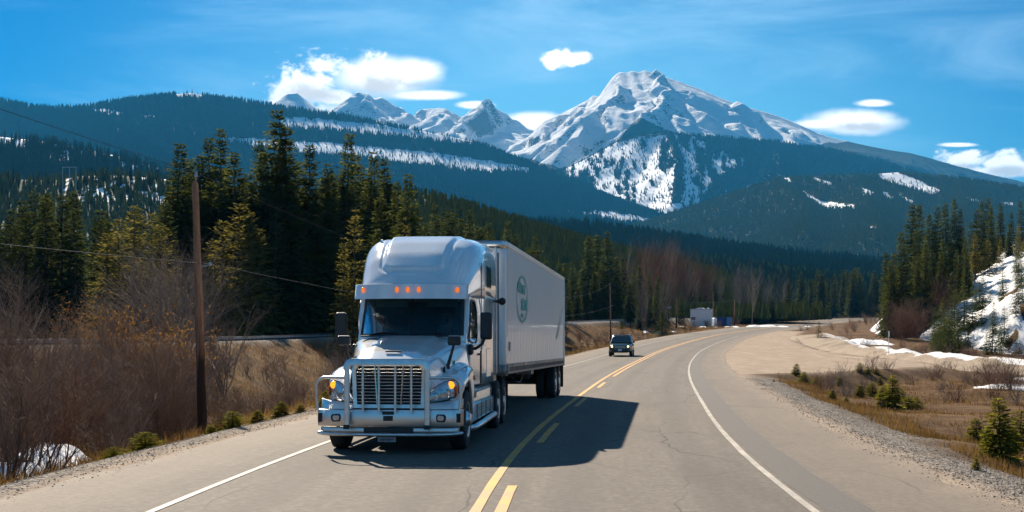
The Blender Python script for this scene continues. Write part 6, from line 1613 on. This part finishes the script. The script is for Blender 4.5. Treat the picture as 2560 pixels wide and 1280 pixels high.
def pole(px, top, bot, Y, label, lean=0.0, group=None, r=0.16, arm=False):
    X = (px - 1280) / FPX * Y; zg = Hf(X, Y); zt = CAMH + (HORIZON - top) / FPX * Y; h = zt - zg
    t = empty('utility_pole', (X, Y, zg), 0, label, 'pole', group)
    mb = MB(); n = 12; P = [(lean * h * (u - 0.0), 0, h * u - (0.6 if u == 0 else 0)) for u in np.linspace(0, 0.985, n)]
    mb.tube(P + [(lean * h, 0, h)], [r * (1 - 0.38 * u) for u in np.linspace(0, 0.985, n)] + [r * 0.28], 14); mb.build('shaft', MAT['pole'], t, 50)
    mb = MB(); mb.tube([(lean * h + 0.02, 0, h - 0.05), (lean * h + 0.02, 0, h + 0.16)], 0.012, 6); mb.lathe([(0.10, 0.03), (0.13, 0.05), (0.16, 0.05), (0.19, 0.035), (0.22, 0.045), (0.25, 0.02)], (lean * h + 0.02, 0, h), 'z', 12); mb.build('insulator', MAT['insulator'], t, 40)
    zl = h * 0.665
    mb = MB(); mb.tube([(lean * zl + r * 0.7, 0, zl), (lean * zl + r + 0.20, 0, zl + 0.03)], 0.02, 6); mb.lathe([(-0.03, 0.02), (0, 0.045), (0.06, 0.045), (0.09, 0.02)], (lean * zl + r + 0.20, 0, zl + 0.03), 'z', 10); mb.build('bracket', MAT['insulator'], t, 40)
    if arm:
        mb = MB(); mb.box((lean * h, 0, h - 0.35), (2.0, 0.10, 0.12)); mb.build('crossarm', MAT['pole'], t)
    return (X + lean * h + 0.02, Y, zg + h + 0.22), (X + lean * zl + r + 0.2, Y, zg + zl + 0.06)
near_t, near_l = pole(507, 452, 1078, 36.0, 'leaning weathered wooden utility pole rising out of the ditch brush', -0.030, None, 0.135)
farA_t, farA_l = pole(1527, 714, 845, 185.0, 'slim wooden utility pole standing just behind the oncoming car', -0.01, None, 0.13)
farB_t, farB_l = pole(1691, 746, 795, 262.0, 'bare pole stump between the lone evergreen and the white shed', 0.0, None, 0.16)
farC_t, farC_l = pole(1836, 752, 812, 282.0, 'thin utility pole to the right of the blue container', -0.005, None, 0.13)
pole(1783, 735, 808, 292.0, 'thin grey pole between the white shed and the blue container', 0.0, None, 0.10)
def wire(a, b, sag, label, r=0.011, n=40):
    mb = MB(); a, b = Vector(a), Vector(b)
    mb.tube([a.lerp(b, u) - Vector((0, 0, 4 * sag * u * (1 - u))) for u in np.linspace(0, 1, n)], r, 5)
    tag(mb.build('power_line', MAT['wire'], None, 60), label, 'wire')
wire(near_t, farA_t, 2.6, 'upper wire running from the leaning pole over the truck', 0.008)
wire(near_l, farA_l, 1.5, 'lower wire sagging from the leaning pole past the cab', 0.008)
wire((-12.4, 2, 6.4), near_t, 0.1, 'upper wire coming in to the top of the leaning pole', 0.007)
wire((-12.2, 2, 3.5), near_l, 0.1, 'lower wire coming in to the bracket of the leaning pole', 0.007)
wire(farA_t, farC_t, 1.5, 'wire leading from the pole behind the car round the bend', 0.02)
def h_frame():
    Y = 850; X0, _, Z0 = px2w(157, 440, Y); X1, _, _ = px2w(190, 440, Y); zt = px2w(157, 418, Y)[2]
    zg = float(olive.sample(olive.Z, np.array([(X0 + X1) / 2]), np.array([Y]))[0]); m = simple('pale_timber', (0.42, 0.40, 0.37), 0.9)
    t = empty('transmission_tower', ((X0 + X1) / 2, Y, zg), 0, 'pale H-frame power line tower on the olive hill', 'pylon')
    w = X1 - X0
    for x in (-w / 2, 0, w / 2):
        mb = MB(); mb.tube([(x, 0, -1), (x, 0, zt - zg)], 0.28, 6); mb.build('mast', m, t)
    mb = MB(); mb.box((0, 0, zt - zg), (w * 1.15, 0.4, 0.55)); mb.build('crossarm', m, t)
h_frame()

# ------------------------------------------------------------------ railway
def railway():
    t = empty('railway_track', (0, 0, 0), 0, 'railway track on the low bank between the road and the spruces', 'railway')
    steel = simple('rail_steel', (0.30, 0.29, 0.29), 0.30, 0.9, 0.15, 3); wood = simple('sleeper_wood', (0.07, 0.055, 0.045), 0.9, 0, 0.4, 6)
    for d in (-0.72, 0.72):
        mb = MB(); G = []
        for Y in np.arange(40, 560, 4.0):
            x, y, z = road_pt(Y, RAIL_T + d, 1.45)
            G.append([(x - 0.07, y, z + 0.10), (x - 0.035, y, z + 0.14), (x - 0.035, y, z + 0.27), (x + 0.035, y, z + 0.27), (x + 0.035, y, z + 0.14), (x + 0.07, y, z + 0.10)])
        mb.grid(G); mb.build('rail', steel, t)
    me = None
    for k in range(220):
        Y = 52 + k * 0.62; x, y, z = road_pt(Y, RAIL_T, 1.45)
        if me is None: mb = MB(); mb.box((0, 0, 0.02), (2.6, 0.23, 0.17)); o = mb.build('sleeper', wood, t); me = o.data
        else: o = link('sleeper', me, t)
        o.location = (x, y, z); o.rotation_euler = (0, 0, -math.atan(float(Sc(Y))))
railway()

# ------------------------------------------------------------------ shed, containers, signs
def shed():
    Y = 288; X = (1754 - 1280) / FPX * Y; z = Hf(X, Y); w, d, h = 4.5, 3.4, CAMH + (HORIZON - 774) / FPX * Y - z
    wh = m_paint_body('shed_white', (0.62, 0.65, 0.68), 0.0, 0.5, 0.4, (z, z + 2)); t = empty('shed', (X, Y, z), -R(14), 'small white flat-roofed shed beside the railway', 'shed')
    mb = MB(); mb.box((0, 0, h / 2 - 0.4), (w, d, h + 0.8)); wall = mb.build('wall', wh, t, bevel=0.03)
    for k in range(8):
        mb = MB(); mb.box((-w / 2 + 0.36 + k * (w - 0.72) / 7, -d / 2 - 0.015, h / 2), (0.05, 0.03, h - 0.1)); mb.build('batten', wh, wall)
    mb = MB(); mb.box((0, 0, h + 0.06), (w + 0.3, d + 0.3, 0.12)); mb.build('roof', simple('shed_roof', (0.40, 0.36, 0.34), 0.7), t)
    mb = MB(); mb.prism([(-1.4, h + 0.12), (-0.5, h + 0.38), (0.1, h + 0.40), (0.9, h + 0.12)], 'y', -1.3, 1.3); mb.prism([(1.1, h + 0.12), (1.4, h + 0.42), (1.6, h + 0.2), (2.2, h + 0.12)], 'y', -1.0, 1.0); mb.build('roof_snow', MAT['snow'], t, 60)
    mb = MB(); mb.box((-1.6, -d / 2 - 0.02, h * 0.52), (0.9, 0.04, 0.6)); wn = mb.build('window', simple('shed_window', (0.16, 0.10, 0.10), 0.3), t)
    mb = MB(); mb.box((-1.6, -d / 2 - 0.03, h * 0.52 - 0.34), (1.05, 0.08, 0.06)); mb.build('sill', wh, wn)
def m_snow():
    m = NT('snow'); c = m.coord(); f = m.noise(c, 1.3, 5, 0.6); g = m.noise(c, 6.0, 5, 0.7)
    m.set(Base_Color=m.mix(m.ramp(g, [(0.52, 0.0), (0.74, 0.55)]), m.ramp(f, [(0.3, (0.70, 0.69, 0.68)), (0.6, (0.84, 0.85, 0.87))]), (0.42, 0.34, 0.26)), Roughness=0.8, Specular_IOR_Level=0.3)
    m.bump(g, 0.5, 0.05); return m.mat
MAT['snow'] = m_snow()
def m_dirty_snow():
    m = NT('dirty_snow'); c = m.coord(); g = m.noise(c, 1.7, 6, 0.7); h = m.noise(c, 9.0, 4, 0.7)
    d = m.math('ADD', m.attr('dirt'), m.math('MULTIPLY', m.math('SUBTRACT', g, 0.5), 1.0))
    mud = m.ramp(h, [(0.3, (0.17, 0.125, 0.085)), (0.7, (0.40, 0.31, 0.22))])
    m.set(Base_Color=m.mix(m.ramp(d, [(0.42, 0.0), (0.60, 1.0)]), m.ramp(h, [(0.3, (0.62, 0.59, 0.55)), (0.7, (0.80, 0.79, 0.78))]), mud), Roughness=0.85, Specular_IOR_Level=0.2)
    m.bump(m.math('ADD', g, m.math('MULTIPLY', h, 0.4)), 0.7, 0.12); return m.mat
MAT['dirty_snow'] = m_dirty_snow()
shed()
def container(px, Y, w, h, d, yaw, col, label, name='container'):
    X = (px - 1280) / FPX * Y; z = Hf(X, Y); t = empty(name, (X, Y, z), yaw, label, 'container')
    m = m_paint_body(name + '_paint', col, 0.1, 0.45, 0.4, (z, z + 1.5))
    mb = MB(); mb.box((0, 0, h / 2 - 0.1), (w, d, h + 0.2)); b = mb.build('box', m, t, bevel=0.03)
    n = int(w / 0.45)
    for k in range(n): mb = MB(); mb.box((-w / 2 + (k + 0.5) * w / n, -d / 2 - 0.02, h / 2), (0.16, 0.05, h - 0.2)); mb.build('rib', m, b)
    mb = MB(); mb.box((0, 0, h + 0.02), (w + 0.1, d + 0.1, 0.10)); mb.build('lid', m, t)
    return t
container(1806, 286, 2.1, 2.2, 2.0, -R(16), (0.02, 0.06, 0.22), 'dark blue metal container beside the white shed')
container(1823, 284, 1.1, 2.0, 1.8, -R(10), (0.03, 0.09, 0.26), 'narrower blue bin standing against the dark blue container', 'bin')
def tank():
    Y = 290; X = (1786 - 1280) / FPX * Y; z = Hf(X, Y)
    t = empty('storage_tank', (X, Y, z), 0, 'rounded white tank between the shed and the blue container', 'tank'); m = simple('white_tank', (0.70, 0.72, 0.74), 0.4)
    mb = MB(); mb.lathe([(0.2, 0.55), (0.3, 0.62), (1.7, 0.62), (1.95, 0.50), (2.1, 0.20), (2.15, 0.05)], (0, 0, 0), 'z', 20); mb.build('vessel', m, t, 40)
    mb = MB(); mb.box((0, 0, 0.0), (1.3, 1.3, 0.5)); mb.build('plinth', MAT['dark'], t)
    mb = MB(); mb.lathe([(2.1, 0.16), (2.28, 0.16), (2.30, 0.05)], (0, 0, 0), 'z', 12); mb.build('cap', m, t, 40)
tank()
def sign(px, top, Y, w, h, label):
    X = (px - 1280) / FPX * Y; z = Hf(X, Y); zt = CAMH + (HORIZON - top) / FPX * Y
    t = empty('sign', (X, Y, z), -R(6), label, 'sign')
    mb = MB(); mb.tube([(0, 0.04, -0.4), (0, 0.04, zt - z)], 0.05, 6); mb.build('post', MAT['dark'], t)
    mb = MB(); mb.box((0, 0, zt - z - h / 2), (w, 0.03, h)); mb.build('board', simple('sign_board', (0.50, 0.55, 0.60), 0.5, 0, 0.1, 4), t, bevel=0.02)
sign(1671, 767, 262, 0.95, 0.32, 'small pale rectangular sign by the railway near the lone evergreen')
def delineator():
    Y = 116; X = (2222 - 1280) / FPX * Y; z = Hf(X, Y); zt = CAMH + (HORIZON - 828) / FPX * Y
    t = empty('marker_post', (X, Y, z), 0, 'slim white marker post behind the snow bank', 'post'); m = simple('marker_white', (0.75, 0.74, 0.70), 0.5)
    mb = MB(); mb.box((0, 0, (zt - z) / 2 - 0.2), (0.05, 0.03, zt - z + 0.2)); mb.build('post', MAT['alu'], t)
    mb = MB(); mb.box((0, -0.022, zt - z - 0.25), (0.13, 0.015, 0.50)); mb.build('blade', m, t, bevel=0.005)
delineator()

# ------------------------------------------------------------------ snow bank and snow patches
def snow_bank():
    P = np.array(BERM, float); s = np.concatenate([[0], np.cumsum(np.hypot(*np.diff(P, axis=0).T))]); q = np.arange(0, s[-1], 0.5)
    cx = np.interp(q, s, P[:, 0]); cyy = np.interp(q, s, P[:, 1]); k = np.hanning(25); k /= k.sum()
    cx = np.convolve(np.pad(cx, 12, 'edge'), k, 'valid'); cyy = np.convolve(np.pad(cyy, 12, 'edge'), k, 'valid')
    tx, ty = np.gradient(cx), np.gradient(cyy); ln = np.hypot(tx, ty); nx, ny = ty / ln, -tx / ln
    us = np.linspace(-5.0, 3.2, 28)
    X = cx[:, None] + nx[:, None] * us; Y = cyy[:, None] + ny[:, None] * us
    taper = np.minimum(1, np.minimum(q / 8, (s[-1] - q) / 10))[:, None]
    hgt = (0.62 * np.exp(-(us / 1.5) ** 2) + 0.42 * np.exp(-((us + 2.2) / 1.6) ** 2))[None] * taper * (1 + 1.3 * fbm(X * 0.35, Y * 0.35, 4, 61)) + 0.12 * fbm(X * 1.6, Y * 1.6, 3, 62)
    edge = np.minimum(1, np.minimum((us + 5.0) / 0.8, (3.2 - us) / 0.6))[None]
    zb = H(X, Y); Z = zb + hgt * np.clip(edge, 0, 1) - 0.12 * (1 - np.clip(edge, 0, 1)) + 0.02
    V = np.stack([X, Y, Z], -1).reshape(-1, 3); nr, nc = X.shape
    i = np.arange(nr - 1)[:, None] * nc + np.arange(nc - 1)[None]
    me = np_mesh('snow_bank', V, np.stack([i, i + 1, i + nc + 1, i + nc], -1).reshape(-1, 4), MAT['dirty_snow'], True)
    side = us[None] + 0 * X
    dirt = 1 - sstep(-2.2, 0.2, side + 2.6 * fbm(X * 0.3, Y * 0.3, 3, 4)) + 0.5 * sstep(120, 160, Y)
    at = me.attributes.new('dirt', 'FLOAT', 'POINT'); at.data.foreach_set('value', dirt.astype(np.float32).ravel())
    tag(link('snow_bank', me), 'ploughed ridge of dirty snow along the far edge of the turnout', 'snow', kind='structure')
snow_bank()
def snow_patch(x, y, rx, ry, rot, hgt, seed, label):
    na, nr = 40, 9; V = [(x, y, 0)]; hs = [1.0]
    for j in range(1, nr + 1):
        for k in range(na):
            a = 2 * math.pi * k / na; u = j / nr
            q = u * (1 + 0.9 * float(fbm(np.array(math.cos(a) * 1.6 + seed), np.array(math.sin(a) * 1.6), 4, seed)))
            lx, ly = rx * q * math.cos(a), ry * q * math.sin(a); V.append((x + lx * math.cos(rot) - ly * math.sin(rot), y + lx * math.sin(rot) + ly * math.cos(rot), 0)); hs.append(1 - u ** 3)
    V = np.array(V); hs = np.array(hs)
    V[:, 2] = H(V[:, 0], V[:, 1]) + hgt * hs * (0.7 + 0.9 * fbm(V[:, 0] * 0.8, V[:, 1] * 0.8, 3, seed)) + 0.05 * hs - 0.05 * (1 - hs)
    F3 = [(0, 1 + k, 1 + (k + 1) % na) for k in range(na)]; F4 = [(1 + j * na + k, 1 + (j + 1) * na + k, 1 + (j + 1) * na + (k + 1) % na, 1 + j * na + (k + 1) % na) for j in range(nr - 1) for k in range(na)]
    tag(link('snow_patch', np_mesh('snow_patch', V, [np.array(F3), np.array(F4)], MAT['snow'], True)), label, 'snow', kind='structure')
def patch_px(px, py, wpx, dep, hgt, seed, label, rot=0.0):
    X, Y = ground_at(px, py); snow_patch(X, Y, wpx / FPX * Y / 2, dep, rot, hgt, seed, label)
patch_px(115, 1165, 230, 3.0, 0.55, 3, 'old snow lying in the left ditch under the brush', 0.4)
patch_px(30, 1195, 130, 2.0, 0.4, 4, 'old snow lying in the left ditch under the brush', 0.4)
patch_px(2520, 968, 130, 2.6, 0.10, 5, 'thin snow sheet on the scrub verge by the willow clump')
patch_px(2560, 952, 110, 3.0, 0.15, 6, 'thin snow sheet on the scrub verge by the willow clump')
patch_px(1487, 832, 34, 4.0, 0.3, 7, 'bright snow patch on the bank above the car'); patch_px(1452, 832, 22, 2.5, 0.3, 8, 'bright snow patch on the bank above the car')
for k, (px, py, w) in enumerate(((1685, 801, 12), (1706, 803, 18), (1705, 816, 16), (1760, 811, 26), (1615, 833, 16), (1640, 840, 20), (1790, 812, 12), (1818, 816, 18), (1835, 814, 24), (1890, 801, 46), (1920, 806, 50), (1958, 795, 26), (2020, 801, 14), (2165, 828, 60), (2200, 832, 40))):
    Y = {True: 240.0, False: 280.0}[px < 1700] if px < 2100 else 165.0
    X = (px - 1280) / FPX * Y
    snow_patch(X, Y, w / FPX * Y / 2, 2.5 + (k % 3), 0.0, 0.18 if w < 40 else 0.45, 20 + k, 'remnant snow heap beside the far road' if px < 2100 else 'snow lying among the bushes by the lone fir')
# ------------------------------------------------------------------ haze: one box of even, thin air round everything
def haze():
    mb = MB(); mb.box((0, 8000, 968), (36000, 24000, 1944))
    m = bpy.data.materials.new('haze'); m.use_nodes = True; nt = m.node_tree
    nt.nodes.clear(); out = nt.nodes.new('ShaderNodeOutputMaterial'); v = nt.nodes.new('ShaderNodeVolumePrincipled')
    v.inputs['Color'].default_value = HAZE_COL; v.inputs['Density'].default_value = HAZE_DENS; v.inputs['Anisotropy'].default_value = 0.0
    nt.links.new(v.outputs[0], out.inputs['Volume'])
    m.cycles.volume_sampling = 'DISTANCE'
    o = mb.build('haze', m)
    tag(o, 'thin blue mountain haze filling the valley air', 'haze', kind='stuff')
HAZE_COL = (0.06, 0.45, 0.92, 1)
HAZE_DENS = 5.6e-5
haze()

# ------------------------------------------------------------------ labels: single out look-alikes by size and habit within their group
def refine_labels():
    G = {}
    for o in COL.objects:
        if o.parent is None and 'group' in o.keys(): G.setdefault((o['group'], o['label']), []).append(o)
    for (g, lab), L in G.items():
        if len(L) >= 5:
            hs = sorted(o.scale[2] * (max((v[2] for c in ([o] + list(o.children)) for v in c.bound_box), default=1.0)) for o in L)
            a, b = hs[len(hs) // 3], hs[2 * len(hs) // 3]
            for o in L:
                h = o.scale[2] * max((v[2] for c in ([o] + list(o.children)) for v in c.bound_box), default=1.0)
                size = 'smaller' if h < a else ('larger' if h > b else 'middling')
                look = o.get('look', '')
                words = [size] + ([look] if look and look not in lab.split() else [])
                o['label'] = ' '.join(words + [lab]); o['group'] = ' '.join(words + [g])
        for o in L:
            if len(o['label'].split()) > 16: o['label'] = ' '.join(o['label'].split()[:16])
    for o in COL.objects:
        if 'look' in o.keys(): del o['look']
refine_labels()
